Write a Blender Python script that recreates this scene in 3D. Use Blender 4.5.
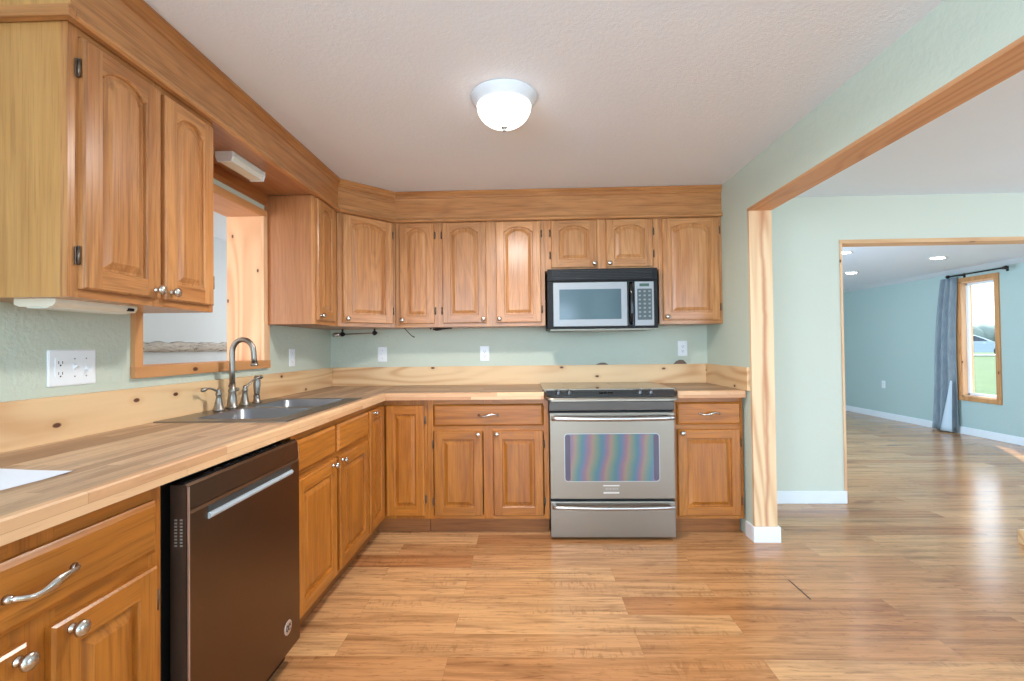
import bpy, bmesh, math, random
from mathutils import Vector, Matrix
random.seed(7)
for o in list(bpy.data.objects):
    bpy.data.objects.remove(o)
SC = bpy.context.scene
COL = SC.collection
PI = math.pi

# ------------------------------------------------------------------ camera
F_PX, YAW, PITCH, ROLL = 468.41, 0.0303, 0.0144, 0.0118
cy_, sy_ = math.cos(YAW), math.sin(YAW)
cp_, sp_ = math.cos(PITCH), math.sin(PITCH)
cr_, sr_ = math.cos(ROLL), math.sin(ROLL)
Ry = Matrix(((cy_, sy_, 0), (-sy_, cy_, 0), (0, 0, 1)))
Rp = Matrix(((1, 0, 0), (0, cp_, sp_), (0, -sp_, cp_)))
Rr = Matrix(((cr_, 0, -sr_), (0, 1, 0), (sr_, 0, cr_)))
Rw = Rr @ Rp @ Ry                      # world -> (right, forward, up)
right, fwd, upv = Rw[0], Rw[1], Rw[2]
cam = bpy.data.cameras.new('camera')
cam.sensor_width = 36.0
cam.lens = F_PX / 1024 * 36.0
cam.clip_start = 0.02
cam.clip_end = 600
camo = bpy.data.objects.new('camera', cam)
M = Matrix(((right.x, upv.x, -fwd.x, 1.542), (right.y, upv.y, -fwd.y, -3.649), (right.z, upv.z, -fwd.z, 1.2141), (0, 0, 0, 1)))
camo.matrix_world = M
COL.objects.link(camo)
SC.camera = camo

# ------------------------------------------------------------------ world, sun, fill lamps, exposure
SC.view_settings.view_transform = 'Standard'
SC.view_settings.look = 'None'
SC.view_settings.gamma = 1
SC.view_settings.exposure = 0.0
SC.view_settings.use_curve_mapping = False
W = bpy.data.worlds.new('sky')
SC.world = W
W.use_nodes = True
bg = W.node_tree.nodes['Background']
bg.inputs[0].default_value = (0.74, 0.87, 1.0, 1)
bg.inputs[1].default_value = 4.0


def light(name, kind, loc, energy, color, rot=(0, 0, 0), **kw):
    l = bpy.data.lights.new(name, kind)
    l.energy = energy
    l.color = color
    for k, v in kw.items():
        setattr(l, k, v)
    o = bpy.data.objects.new(name, l)
    o.location = loc
    o.rotation_euler = rot
    COL.objects.link(o)
    return o


sun = light('sun', 'SUN', (20, -10, 20), 8.0, (1.0, 0.95, 0.86), angle=0.01)
sd = Vector((-0.52, -0.85, -1.0)).normalized()
sun.rotation_euler = sd.to_track_quat('-Z', 'Y').to_euler()
FILL_COL = (0.55, 0.77, 1.0)
# area lamps added as soft fill, standing in for daylight from unseen windows
light('fill_kitchen_rear', 'AREA', (1.45, -7.3, 1.28), 92, FILL_COL, (PI / 2, 0, 0), shape='RECTANGLE', size=2.3, size_y=1.75)
light('fill_kitchen_side', 'AREA', (0.06, -5.1, 1.45), 142, FILL_COL, (PI / 2, 0, -PI / 2), shape='RECTANGLE', size=1.5, size_y=1.3)  # added to lift the right wall and ceiling, in place of bounced flash
light('fill_dining_rear', 'AREA', (5.2, -7.3, 1.3), 105, FILL_COL, (PI / 2, 0, 0), shape='RECTANGLE', size=2.6, size_y=1.7)
light('fill_dining_side', 'AREA', (7.24, -2.2, 1.3), 62, FILL_COL, (PI / 2, 0, PI / 2), shape='RECTANGLE', size=2.0, size_y=1.5)
light('fill_hall_north', 'AREA', (-0.72, 1.5, 1.5), 11, (1.0, 0.97, 0.93), (-PI / 2, 0, 0), shape='RECTANGLE', size=0.9, size_y=1.2)  # added fill at the hall's blank north wall, no window there
light('fill_living_left', 'AREA', (3.06, 2.0, 1.3), 112, FILL_COL, (PI / 2, 0, -PI / 2), shape='RECTANGLE', size=1.8, size_y=1.5)  # added fill, hidden behind the dining wall; this side has no window
light('fill_hall_south', 'AREA', (-0.85, -2.9, 1.5), 32, (1.0, 0.97, 0.93), (PI / 2, 0, 0), shape='RECTANGLE', size=0.9, size_y=1.2)  # added fill at the blank south end of the hall



# ------------------------------------------------------------------ colours and materials
def lin(c):
    c = c / 255.0
    return c / 12.92 if c <= 0.04045 else ((c + 0.055) / 1.055) ** 2.4


def rgb(r, g, b):
    return (lin(r), lin(g), lin(b), 1)


class NT:
    def __init__(self, name):
        self.m = bpy.data.materials.new(name)
        self.m.use_nodes = True
        self.t = self.m.node_tree
        self.b = self.t.nodes['Principled BSDF']
        self.out = self.t.nodes['Material Output']

    def n(self, typ, **kw):
        nd = self.t.nodes.new(typ)
        for k, v in kw.items():
            setattr(nd, k, v)
        return nd

    def l(self, a, b):
        self.t.links.new(a, b)

    def val(self, sock, v):
        sock.default_value = v

    def math(self, op, a, b=None, clamp=False):
        nd = self.n('ShaderNodeMath', operation=op)
        nd.use_clamp = clamp
        for i, x in enumerate((a, b)):
            if x is None:
                continue
            if isinstance(x, (int, float)):
                nd.inputs[i].default_value = x
            else:
                self.l(x, nd.inputs[i])
        return nd.outputs[0]

    def mix(self, fac, a, b, mode='MIX'):
        nd = self.n('ShaderNodeMix', data_type='RGBA', blend_type=mode)
        for s, x in ((nd.inputs[0], fac), (nd.inputs[6], a), (nd.inputs[7], b)):
            if isinstance(x, (int, float, tuple)):
                s.default_value = x
            else:
                self.l(x, s)
        return nd.outputs[2]

    def ramp(self, fac, stops, interp='LINEAR'):
        nd = self.n('ShaderNodeValToRGB')
        cr = nd.color_ramp
        cr.interpolation = interp
        while len(cr.elements) < len(stops):
            cr.elements.new(0.5)
        for e, (p, c) in zip(cr.elements, stops):
            e.position = p
            e.color = c
        self.l(fac, nd.inputs[0])
        return nd.outputs[0]

    def noise(self, vec, scale, detail=4, rough=0.55, dist=0.0):
        nd = self.n('ShaderNodeTexNoise')
        nd.inputs['Scale'].default_value = scale
        nd.inputs['Detail'].default_value = detail
        nd.inputs['Roughness'].default_value = rough
        nd.inputs['Distortion'].default_value = dist
        self.l(vec, nd.inputs['Vector'])
        return nd.outputs[0]

    def bump(self, h, strength, dist):
        nd = self.n('ShaderNodeBump')
        nd.inputs['Strength'].default_value = strength
        nd.inputs['Distance'].default_value = dist
        self.l(h, nd.inputs['Height'])
        self.l(nd.outputs[0], self.b.inputs['Normal'])

    def coords(self, rnd=True):
        tc = self.n('ShaderNodeTexCoord')
        if not rnd:
            return tc.outputs['Object']
        oi = self.n('ShaderNodeObjectInfo')
        sc = self.n('ShaderNodeVectorMath', operation='SCALE')
        sc.inputs[0].default_value = (13.7, 7.3, 19.1)
        self.l(oi.outputs['Random'], sc.inputs['Scale'])
        ad = self.n('ShaderNodeVectorMath', operation='ADD')
        self.l(tc.outputs['Object'], ad.inputs[0])
        self.l(sc.outputs[0], ad.inputs[1])
        self.rand = oi.outputs['Random']
        return ad.outputs[0]

    def mapping(self, vec, scale, rot=(0, 0, 0)):
        nd = self.n('ShaderNodeMapping')
        nd.inputs['Scale'].default_value = scale
        nd.inputs['Rotation'].default_value = rot
        self.l(vec, nd.inputs['Vector'])
        return nd.outputs[0]


def simple(name, col, rough=0.5, metal=0.0, spec=0.5, emit=None, estr=0.0, coat=0.0):
    t = NT(name)
    t.b.inputs['Base Color'].default_value = col
    t.b.inputs['Roughness'].default_value = rough
    t.b.inputs['Metallic'].default_value = metal
    t.b.inputs['Specular IOR Level'].default_value = spec
    t.b.inputs['Coat Weight'].default_value = coat
    if emit:
        t.b.inputs['Emission Color'].default_value = emit
        t.b.inputs['Emission Strength'].default_value = estr
    return t.m


AX = {'x': 0, 'y': 1, 'z': 2}


def grain_scale(axis, along, across):
    s = [across] * 3
    s[AX[axis]] = along
    return tuple(s)


def rings(t, v, axis, along, across, count, dist=0.6):
    """contour lines of a stretched noise field: reads as cathedral grain; returns 0..1 line strength"""
    n = t.noise(t.mapping(v, grain_scale(axis, along, across)), 1.0, 1.5, 0.45, dist)
    sn = t.math('SINE', t.math('MULTIPLY', n, count))
    return t.math('POWER', t.math('ADD', t.math('MULTIPLY', sn, 0.5), 0.5), 2.0)


def oak(name, axis, light_c, mid_c, dark_c, rough=0.28):
    t = NT(name)
    v = t.coords()
    big = t.noise(t.mapping(v, grain_scale(axis, 1.2, 11)), 1.0, 3, 0.55, 0.8)
    fine = t.noise(t.mapping(v, grain_scale(axis, 5, 170)), 1.0, 3, 0.6)
    mid = t.noise(t.mapping(v, grain_scale(axis, 2.2, 64)), 1.0, 4, 0.65)
    rg_ = rings(t, v, axis, 0.9, 6.5, 70)
    bs = t.ramp(big, [(0.30, (0, 0, 0, 1)), (0.70, (1, 1, 1, 1))])
    a = t.mix(bs, light_c, mid_c)
    a = t.mix(t.math('MULTIPLY', rg_, 0.16), a, dark_c)
    a = t.mix(t.math('MULTIPLY', t.math('MULTIPLY', t.math('SUBTRACT', mid, 0.48, True), 4.5, True), 0.42), a, dark_c)
    a = t.mix(t.math('MULTIPLY', t.math('MULTIPLY', t.math('SUBTRACT', fine, 0.54, True), 6.0, True), 0.42), a, dark_c)
    rv = t.math('ADD', t.math('MULTIPLY', t.rand, 0.20), 0.92)
    cm = t.n('ShaderNodeCombineColor')
    for i in range(3):
        t.l(rv, cm.inputs[i])
    a = t.mix(1.0, a, cm.outputs[0], 'MULTIPLY')
    t.l(a, t.b.inputs['Base Color'])
    t.b.inputs['Roughness'].default_value = rough
    t.bump(fine, 0.08, 0.002)
    return t.m


def pine(name, axis, cross, base, lines, kscale=2.6, keep=0.55, heart=None):
    """pale pine: growth lines along `axis`, brown knots laid out on the axis/cross plane, optional dark heart streak"""
    t = NT(name)
    v = t.coords()
    big = t.noise(t.mapping(v, grain_scale(axis, 0.7, 8)), 1.0, 3, 0.5, 0.4)
    fine = t.noise(t.mapping(v, grain_scale(axis, 4, 140)), 1.0, 2)
    rg_ = rings(t, v, axis, 0.55, 4.2, 62, 0.4)
    pale = tuple(min(1, c * 1.05) for c in base[:3]) + (1,)
    a = t.mix(big, pale, tuple(c * 0.94 for c in base[:3]) + (1,))
    a = t.mix(t.math('MULTIPLY', t.math('MULTIPLY', rg_, t.math('MULTIPLY', t.math('SUBTRACT', big, 0.30, True), 2.2, True)), 0.85), a, lines)
    a = t.mix(t.math('MULTIPLY', fine, 0.10), a, lines)
    if heart:
        tc = t.n('ShaderNodeTexCoord')
        s2 = t.n('ShaderNodeSeparateXYZ')
        t.l(tc.outputs['Object'], s2.inputs[0])
        wob = t.math('MULTIPLY', t.math('SUBTRACT', t.noise(t.mapping(tc.outputs['Object'], grain_scale(axis, 3, 1)), 1.0, 3), 0.5), 0.05)
        d = t.math('ABSOLUTE', t.math('SUBTRACT', t.math('ADD', s2.outputs[AX[cross]], wob), heart[0]))
        hm = t.math('SUBTRACT', 1.0, t.math('DIVIDE', d, heart[1]), True)
        a = t.mix(t.math('MULTIPLY', hm, 0.75), a, heart[2])
    sp = t.n('ShaderNodeSeparateXYZ')
    t.l(v, sp.inputs[0])
    cb = t.n('ShaderNodeCombineXYZ')
    t.l(t.math('MULTIPLY', sp.outputs[AX[axis]], 0.55), cb.inputs[0])
    t.l(sp.outputs[AX[cross]], cb.inputs[1])
    vo = t.n('ShaderNodeTexVoronoi', voronoi_dimensions='2D', feature='F1')
    vo.inputs['Scale'].default_value = kscale * 2
    t.l(cb.outputs[0], vo.inputs['Vector'])
    sc = t.n('ShaderNodeSeparateColor')
    t.l(vo.outputs['Color'], sc.inputs[0])
    kp = t.math('GREATER_THAN', sc.outputs[0], keep)
    halo = t.math('MULTIPLY', t.math('SUBTRACT', 1.0, t.math('MULTIPLY', vo.outputs['Distance'], 6.5), True), kp)
    core = t.math('MULTIPLY', t.math('MULTIPLY', t.math('SUBTRACT', 0.055, vo.outputs['Distance'], True), 60.0, True), kp)
    a = t.mix(t.math('MULTIPLY', halo, 0.35), a, lines)
    a = t.mix(core, a, rgb(96, 52, 28))
    t.l(a, t.b.inputs['Base Color'])
    t.b.inputs['Roughness'].default_value = 0.5
    return t.m


def planks(name, along, cross, length, width, c1, c2, streak, rough, streak_amt, seam, gloss_bump=0.0, scale_streak=(1.2, 26), squash=0.5):
    t = NT(name)
    v = t.coords(False)
    sp = t.n('ShaderNodeSeparateXYZ')
    t.l(v, sp.inputs[0])
    cb = t.n('ShaderNodeCombineXYZ')
    t.l(sp.outputs[AX[along]], cb.inputs[0])
    t.l(sp.outputs[AX[cross]], cb.inputs[1])
    br = t.n('ShaderNodeTexBrick')
    br.offset = 0.37
    br.offset_frequency = 2
    br.squash = 1.0
    for k_, x in (('Scale', 1.0), ('Mortar Size', seam), ('Mortar Smooth', 0.3), ('Bias', 0.0), ('Brick Width', length), ('Row Height', width)):
        br.inputs[k_].default_value = x
    br.inputs['Color1'].default_value = (0, 0, 0, 1)
    br.inputs['Color2'].default_value = (1, 1, 1, 1)
    br.inputs['Mortar'].default_value = (0.3, 0.3, 0.3, 1)
    t.l(cb.outputs[0], br.inputs['Vector'])
    bw = t.n('ShaderNodeRGBToBW')
    t.l(br.outputs['Color'], bw.inputs[0])
    # every plank reads its own stretch of grain
    off = t.n('ShaderNodeVectorMath', operation='SCALE')
    off.inputs[0].default_value = (31.0, 17.0, 9.0)
    t.l(bw.outputs[0], off.inputs['Scale'])
    ad = t.n('ShaderNodeVectorMath', operation='ADD')
    t.l(v, ad.inputs[0])
    t.l(off.outputs[0], ad.inputs[1])
    g = t.noise(t.mapping(ad.outputs[0], grain_scale(along, scale_streak[0], scale_streak[1])), 1.0, 5, 0.62, 0.5)
    f = t.noise(t.mapping(ad.outputs[0], grain_scale(along, 5, 150)), 1.0, 3, 0.6)
    blot = t.noise(t.mapping(ad.outputs[0], grain_scale(along, 2.2, 9)), 1.0, 3, 0.6, 0.6)
    a = t.mix(bw.outputs[0], c1, c2)
    s = t.ramp(g, [(0.44, (0, 0, 0, 1)), (0.80, (1, 1, 1, 1))])
    sb = t.n('ShaderNodeRGBToBW')
    t.l(s, sb.inputs[0])
    a = t.mix(t.math('MULTIPLY', sb.outputs[0], streak_amt), a, streak)
    bl = t.math('MULTIPLY', t.math('MULTIPLY', t.math('SUBTRACT', blot, 0.58, True), 5.0, True), streak_amt * 0.8)
    a = t.mix(bl, a, streak)
    a = t.mix(t.math('MULTIPLY', t.math('SUBTRACT', f, 0.5, True), streak_amt * 1.2), a, streak)
    fl = t.noise(t.mapping(ad.outputs[0], grain_scale(along, 9, 70)), 1.0, 4, 0.7, 0.8)
    a = t.mix(t.math('MULTIPLY', t.math('MULTIPLY', t.math('SUBTRACT', fl, 0.56, True), 7.0, True), streak_amt * 0.7), a, streak)
    if name == 'laminate_floor':      # rows of small cross-cut saw marks on parts of the boards
        saw = t.noise(t.mapping(ad.outputs[0], (55, 14, 1)), 1.0, 2, 0.6, 0.8)
        pm = t.noise(t.mapping(ad.outputs[0], (1.3, 7, 1)), 1.0, 2, 0.5)
        sm = t.math('MULTIPLY', t.math('MULTIPLY', t.math('SUBTRACT', saw, 0.52, True), 8.0, True), t.math('MULTIPLY', t.math('SUBTRACT', pm, 0.52, True), 6.0, True))
        a = t.mix(t.math('MULTIPLY', sm, 0.30), a, streak)
    a = t.mix(t.math('MULTIPLY', br.outputs['Fac'], 0.5), a, tuple(c * 0.4 for c in streak[:3]) + (1,))
    t.l(a, t.b.inputs['Base Color'])
    t.b.inputs['Roughness'].default_value = rough
    if gloss_bump:
        t.bump(f, gloss_bump, 0.001)
    return t.m


def paint(name, col, scale, strength, dist, rough=0.6, var=0.0):
    t = NT(name)
    v = t.coords(False)
    n1 = t.noise(v, scale, 3, 0.6)
    n2 = t.noise(v, scale * 0.35, 2, 0.5)
    h = t.math('ADD', n1, n2)
    t.b.inputs['Base Color'].default_value = col
    t.b.inputs['Roughness'].default_value = rough
    t.b.inputs['Specular IOR Level'].default_value = 0.3
    t.bump(h, strength, dist)
    return t.m


def brushed(name, col, rough, axis, amt=0.12):
    t = NT(name)
    v = t.coords(False)
    f = t.noise(t.mapping(v, grain_scale(axis, 2, 260)), 1.0, 2)
    t.b.inputs['Base Color'].default_value = col
    t.b.inputs['Metallic'].default_value = 1.0
    t.l(t.math('ADD', t.math('MULTIPLY', f, amt), rough - amt / 2), t.b.inputs['Roughness'])
    return t.m


OL, OM, OD = rgb(203, 146, 93), rgb(179, 118, 68), rgb(98, 52, 24)
OAK = {a: oak('honey_oak_' + a, a, OL, OM, OD) for a in 'xyz'}
BL, BM_, BD = rgb(190, 119, 45), rgb(162, 94, 29), rgb(86, 42, 12)
BOAK = {a: oak('base_oak_' + a, a, BL, BM_, BD) for a in 'xyz'}
VEN = oak('maple_veneer', 'z', rgb(206, 154, 94), rgb(194, 140, 80), rgb(154, 102, 52))
TANV = oak('tan_veneer', 'z', rgb(180, 122, 78), rgb(168, 110, 66), rgb(134, 82, 46), 0.45)
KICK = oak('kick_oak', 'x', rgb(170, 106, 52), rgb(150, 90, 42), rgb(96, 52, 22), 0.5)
PB, PL = rgb(233, 197, 150), rgb(188, 122, 68)
PINE_XZ = pine('pine_board_along_x', 'x', 'z', PB, PL, 3.0, 0.45)
PINE_YZ = pine('pine_board_along_y', 'y', 'z', PB, PL, 3.0, 0.30)
PINE_ZX = pine('pine_board_upright_x', 'z', 'x', rgb(238, 206, 164), PL, 2.0, 0.6, (3.012, 0.018, rgb(190, 118, 80)))
PINE_ZY = pine('pine_board_upright_y', 'z', 'x', rgb(236, 192, 150), rgb(206, 142, 100), 4.0, 0.5)
CAS_L, CAS_D = rgb(206, 148, 94), rgb(166, 100, 52)
PCAS_YZ = pine('stained_pine_along_y', 'y', 'z', CAS_L, CAS_D)
PCAS_ZY = pine('stained_pine_upright', 'z', 'y', CAS_L, CAS_D)
PHEAD = pine('header_pine', 'y', 'x', rgb(214, 160, 112), rgb(176, 112, 66), 1.8, 0.5)
PHEADX = pine('opening_pine', 'x', 'y', rgb(226, 180, 132), rgb(190, 130, 80), 1.8, 0.5)
BUT_Y = planks('butcher_block_along_y', 'y', 'x', 0.62, 0.042, rgb(156, 120, 92), rgb(214, 178, 142), rgb(112, 78, 52), 0.38, 0.55, 0.0006, scale_streak=(1.6, 20))
BUT_X = planks('butcher_block_along_x', 'x', 'y', 0.62, 0.042, rgb(150, 116, 88), rgb(206, 172, 138), rgb(108, 76, 50), 0.38, 0.55, 0.0006, scale_streak=(1.6, 20))
EDGE_Y = planks('butcher_edge_along_y', 'y', 'z', 0.45, 0.1, rgb(194, 136, 92), rgb(230, 190, 146), rgb(160, 100, 60), 0.42, 0.35, 0.0004, scale_streak=(1.6, 20))
EDGE_X = planks('butcher_edge_along_x', 'x', 'z', 0.45, 0.1, rgb(194, 136, 92), rgb(230, 190, 146), rgb(160, 100, 60), 0.42, 0.35, 0.0004, scale_streak=(1.6, 20))
FLOOR = planks('laminate_floor', 'x', 'y', 1.22, 0.15, rgb(194, 134, 84), rgb(226, 175, 121), rgb(92, 47, 20), 0.20, 0.80, 0.0005, 0.05, (1.4, 26))
GREEN = paint('sage_wall_paint', rgb(198, 205, 189), 55, 0.55, 0.006)
WALL2 = paint('pale_sage_paint', rgb(211, 212, 196), 90, 0.2, 0.003)
BLUE = paint('blue_grey_paint', rgb(180, 198, 193), 60, 0.3, 0.004)
CEIL = paint('textured_ceiling', rgb(234, 239, 247), 190, 0.35, 0.004, 0.85)
GREYW = paint('grey_room_paint', rgb(212, 218, 222), 60, 0.2, 0.003)
WHITE = simple('white_trim_paint', rgb(236, 239, 242), 0.35)
PLAST = simple('white_plastic', rgb(238, 240, 242), 0.3)
SLOT = simple('dark_slot', rgb(40, 40, 40), 0.5)
NICKEL = simple('brushed_nickel', rgb(196, 190, 182), 0.26, 1.0)
PEWTER = simple('pewter_faucet', rgb(152, 147, 140), 0.38, 1.0)
HINGE = simple('dark_bronze', rgb(112, 98, 86), 0.4, 0.85)
STEEL_X = brushed('stainless_steel', rgb(146, 136, 124), 0.34, 'x', 0.05)
STEELS = brushed('sink_steel', rgb(164, 165, 166), 0.27, 'y', 0.04)
DARKST = brushed('dark_stainless', rgb(112, 94, 78), 0.30, 'x', 0.03)
BLACK = simple('black_plastic', rgb(20, 20, 22), 0.5, 0.0, 0.25)
BLACKG = simple('black_glass', rgb(14, 14, 16), 0.06)
MATBLK = simple('matte_black', rgb(26, 25, 25), 0.6)
DKGREY = simple('dark_grey_plastic', rgb(70, 72, 76), 0.4)
MWSTEEL = simple('silver_panel', rgb(152, 156, 160), 0.45, 0.25)
MWGLASS = simple('microwave_window_glass', rgb(74, 96, 106), 0.12)
KEYPAD = simple('keypad_film', rgb(62, 72, 74), 0.35)
KEYS = simple('key_print', rgb(120, 132, 134), 0.4)
LCD = simple('display_window', rgb(70, 96, 84), 0.15)
PAPER = simple('white_paper', rgb(236, 240, 250), 0.7)
BRONZE = simple('black_iron', rgb(38, 34, 34), 0.45, 0.6)
CREAM = simple('cream_enamel', rgb(226, 216, 196), 0.4)
LENS = simple('ribbed_lens', rgb(224, 226, 216), 0.35)
LINING = simple('pale_lining', rgb(200, 214, 224), 0.8)
BROWNP = simple('brown_clip', rgb(120, 92, 72), 0.5)


def glass_pane():
    t = NT('window_glass')
    tr = t.n('ShaderNodeBsdfTransparent')
    tr.inputs[0].default_value = (0.97, 0.98, 0.98, 1)
    gl = t.n('ShaderNodeBsdfGlossy')
    gl.inputs['Roughness'].default_value = 0.02
    lw = t.n('ShaderNodeLayerWeight')
    fc = t.math('ADD', t.math('MULTIPLY', t.math('POWER', lw.outputs['Facing'], 4.0), 0.6), 0.03)
    mx = t.n('ShaderNodeMixShader')
    t.l(fc, mx.inputs[0])
    t.l(tr.outputs[0], mx.inputs[1])
    t.l(gl.outputs[0], mx.inputs[2])
    t.l(mx.outputs[0], t.out.inputs[0])
    return t.m


GLASS = glass_pane()


def rainbow():  # rainbow sheen painted into the base colour as fixed stripes
    t = NT('rainbow_painted_oven_glass')
    v = t.coords(False)
    d = t.noise(v, 3.0, 2)
    sp = t.n('ShaderNodeSeparateXYZ')
    t.l(v, sp.inputs[0])
    x = t.math('ADD', t.math('MULTIPLY', sp.outputs[0], 9.2), t.math('MULTIPLY', sp.outputs[2], -1.1))
    x = t.math('ADD', x, t.math('MULTIPLY', d, 0.8))
    fr = t.math('FRACT', x)
    c = t.ramp(fr, [(0.0, rgb(128, 100, 116)), (0.2, rgb(136, 118, 104)), (0.42, rgb(102, 120, 108)), (0.66, rgb(76, 112, 122)), (0.84, rgb(98, 106, 130)), (1.0, rgb(128, 100, 116))])
    t.l(c, t.b.inputs['Base Color'])
    t.b.inputs['Roughness'].default_value = 0.15
    return t.m


RAINBOW = rainbow()


def bark():
    t = NT('weathered_bark')
    v = t.coords(False)
    n = t.noise(t.mapping(v, (4, 8, 40)), 1.0, 5, 0.7, 1.0)
    c = t.ramp(n, [(0.36, rgb(100, 90, 82)), (0.46, rgb(186, 176, 166)), (0.7, rgb(214, 206, 196))])
    t.l(c, t.b.inputs['Base Color'])
    t.b.inputs['Roughness'].default_value = 0.9
    t.bump(n, 0.6, 0.01)
    return t.m


BARK = bark()


def mottled(name, c1, c2, scale, rough=0.9, stretch=(1, 1, 1)):
    t = NT(name)
    n = t.noise(t.mapping(t.coords(False), stretch), scale, 5, 0.65)
    t.l(t.ramp(n, [(0.35, c1), (0.65, c2)]), t.b.inputs['Base Color'])
    t.b.inputs['Roughness'].default_value = rough
    return t.m


GRASS = mottled('lawn_grass', rgb(58, 86, 44), rgb(78, 100, 56), 1.6)
FOLI = mottled('distant_foliage', rgb(108, 122, 118), rgb(122, 134, 130), 0.3)
GRAVEL = mottled('pale_gravel', rgb(190, 190, 186), rgb(210, 210, 208), 2.0)
CURT = mottled('slate_curtain_cloth', rgb(124, 137, 146), rgb(146, 158, 166), 30, 0.85, (1, 1, 0.2))
CARP = simple('silver_blue_car_paint', rgb(146, 162, 178), 0.3, 0.3, coat=0.5)
CARG = simple('car_window_glass', rgb(40, 50, 62), 0.3)
TYRE = simple('tyre_rubber', rgb(52, 56, 62), 0.8)
DOME = simple('lit_frosted_glass', rgb(250, 246, 240), 0.4, emit=(1.0, 0.94, 0.88, 1), estr=3.5)
LED = simple('lit_recessed_lens', rgb(250, 248, 240), 0.4, emit=(1.0, 0.93, 0.82, 1), estr=22.0)


# ------------------------------------------------------------------ mesh helpers
class MB:
    def __init__(self):
        self.bm = bmesh.new()

    def face(self, pts, mi=0, smooth=False):
        vs = [self.bm.verts.new(p) for p in pts]
        try:
            f = self.bm.faces.new(vs)
        except ValueError:
            return None
        f.material_index = mi
        f.smooth = smooth
        return f

    def box(self, x0, x1, y0, y1, z0, z1, mi=0, c=0.0):
        """box with optional chamfer c on all edges"""
        if x1 < x0: x0, x1 = x1, x0
        if y1 < y0: y0, y1 = y1, y0
        if z1 < z0: z0, z1 = z1, z0
        bm2 = bmesh.new()
        bmesh.ops.create_cube(bm2, size=1.0)
        for v in bm2.verts:
            v.co = Vector((x0 + (v.co.x + 0.5) * (x1 - x0), y0 + (v.co.y + 0.5) * (y1 - y0), z0 + (v.co.z + 0.5) * (z1 - z0)))
        if c > 0:
            c = min(c, 0.45 * min(x1 - x0, y1 - y0, z1 - z0))
            bmesh.ops.bevel(bm2, geom=list(bm2.edges), offset=c, segments=2, profile=0.6, affect='EDGES')
        self.add(bm2, mi)
        return self

    def add(self, bm2, mi=None):
        mp = {}
        for v in bm2.verts:
            mp[v] = self.bm.verts.new(v.co)
        for f in bm2.faces:
            try:
                nf = self.bm.faces.new([mp[v] for v in f.verts])
            except ValueError:
                continue
            nf.material_index = f.material_index if mi is None else mi
            nf.smooth = f.smooth
        bm2.free()

    def loft(self, rings, mi=0, smooth=True, cap=True, closed=True):
        vr = [[self.bm.verts.new(p) for p in r] for r in rings]
        n = len(rings[0])
        for a, b in zip(vr[:-1], vr[1:]):
            for i in range(n if closed else n - 1):
                j = (i + 1) % n
                try:
                    f = self.bm.faces.new((a[i], a[j], b[j], b[i]))
                    f.smooth = smooth
                    f.material_index = mi
                except ValueError:
                    pass
        if cap and closed:
            for r in (vr[0][::-1], vr[-1]):
                try:
                    f = self.bm.faces.new(r)
                    f.material_index = mi
                except ValueError:
                    pass
        return self

    def prism(self, poly, axis, a0, a1, mi=0, smooth=False):
        """extrude a 2-D polygon along an axis; poly coords are the other two axes in order"""
        def P(p, a):
            if axis == 'x': return (a, p[0], p[1])
            if axis == 'y': return (p[0], a, p[1])
            return (p[0], p[1], a)
        r0 = [P(p, a0) for p in poly]
        r1 = [P(p, a1) for p in poly]
        self.loft([r0, r1], mi, smooth)
        return self

    def lathe(self, prof, origin, axis=(0, 0, 1), seg=24, mi=0, cap=True):
        """prof: list of (radius, distance along axis)"""
        ax = Vector(axis).normalized()
        q = Vector((0, 0, 1)).rotation_difference(ax)
        o = Vector(origin)
        rings = []
        for r, d in prof:
            rings.append([o + q @ Vector((max(r, 1e-5) * math.cos(2 * PI * i / seg), max(r, 1e-5) * math.sin(2 * PI * i / seg), d)) for i in range(seg)])
        self.loft(rings, mi, True, cap)
        return self

    def tube(self, path, radii, seg=10, mi=0):
        pts = [Vector(p) for p in path]
        if isinstance(radii, (int, float)):
            radii = [radii] * len(pts)
        rings = []
        ref = None
        for i, p in enumerate(pts):
            a = pts[max(i - 1, 0)]
            b = pts[min(i + 1, len(pts) - 1)]
            d = (b - a).normalized()
            if ref is None:
                ref = Vector((0, 0, 1)) if abs(d.z) < 0.9 else Vector((1, 0, 0))
            u = d.cross(ref)
            if u.length < 1e-4:
                u = d.orthogonal()
            u.normalize()
            w = u.cross(d).normalized()
            ref = w
            r = radii[i]
            ru, rw = r if isinstance(r, tuple) else (r, r)
            rings.append([p + u * ru * math.cos(2 * PI * k / seg) + w * rw * math.sin(2 * PI * k / seg) for k in range(seg)])
        self.loft(rings, mi, True)
        return self

    def build(self, name, mats, parent=None, label=None):
        bm = self.bm
        bmesh.ops.recalc_face_normals(bm, faces=list(bm.faces))
        me = bpy.data.meshes.new(name)
        bm.to_mesh(me)
        bm.free()
        for m in (mats if isinstance(mats, (list, tuple)) else [mats]):
            me.materials.append(m)
        o = bpy.data.objects.new(name, me)
        COL.objects.link(o)
        if parent:
            o.parent = parent
        if label:
            o['label'] = label
        return o


def tag(o, label, cat, group=None, kind=None):
    o['label'] = label
    o['category'] = cat
    if group:
        o['group'] = group
    if kind:
        o['kind'] = kind
    return o


def thing(name, label, cat, loc=(0, 0, 0), rz=0.0, group=None):
    o = bpy.data.objects.new(name, None)
    o.empty_display_size = 0.1
    COL.objects.link(o)
    o.location = loc
    o.rotation_euler = (0, 0, rz)
    return tag(o, label, cat, group)


def struct(name, mb, mats, parent=None):
    o = mb.build(name, mats, parent)
    if not parent:
        o['kind'] = 'structure'
    return o


def kids(o):
    return [c for c in bpy.data.objects if c.parent == o]


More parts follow.
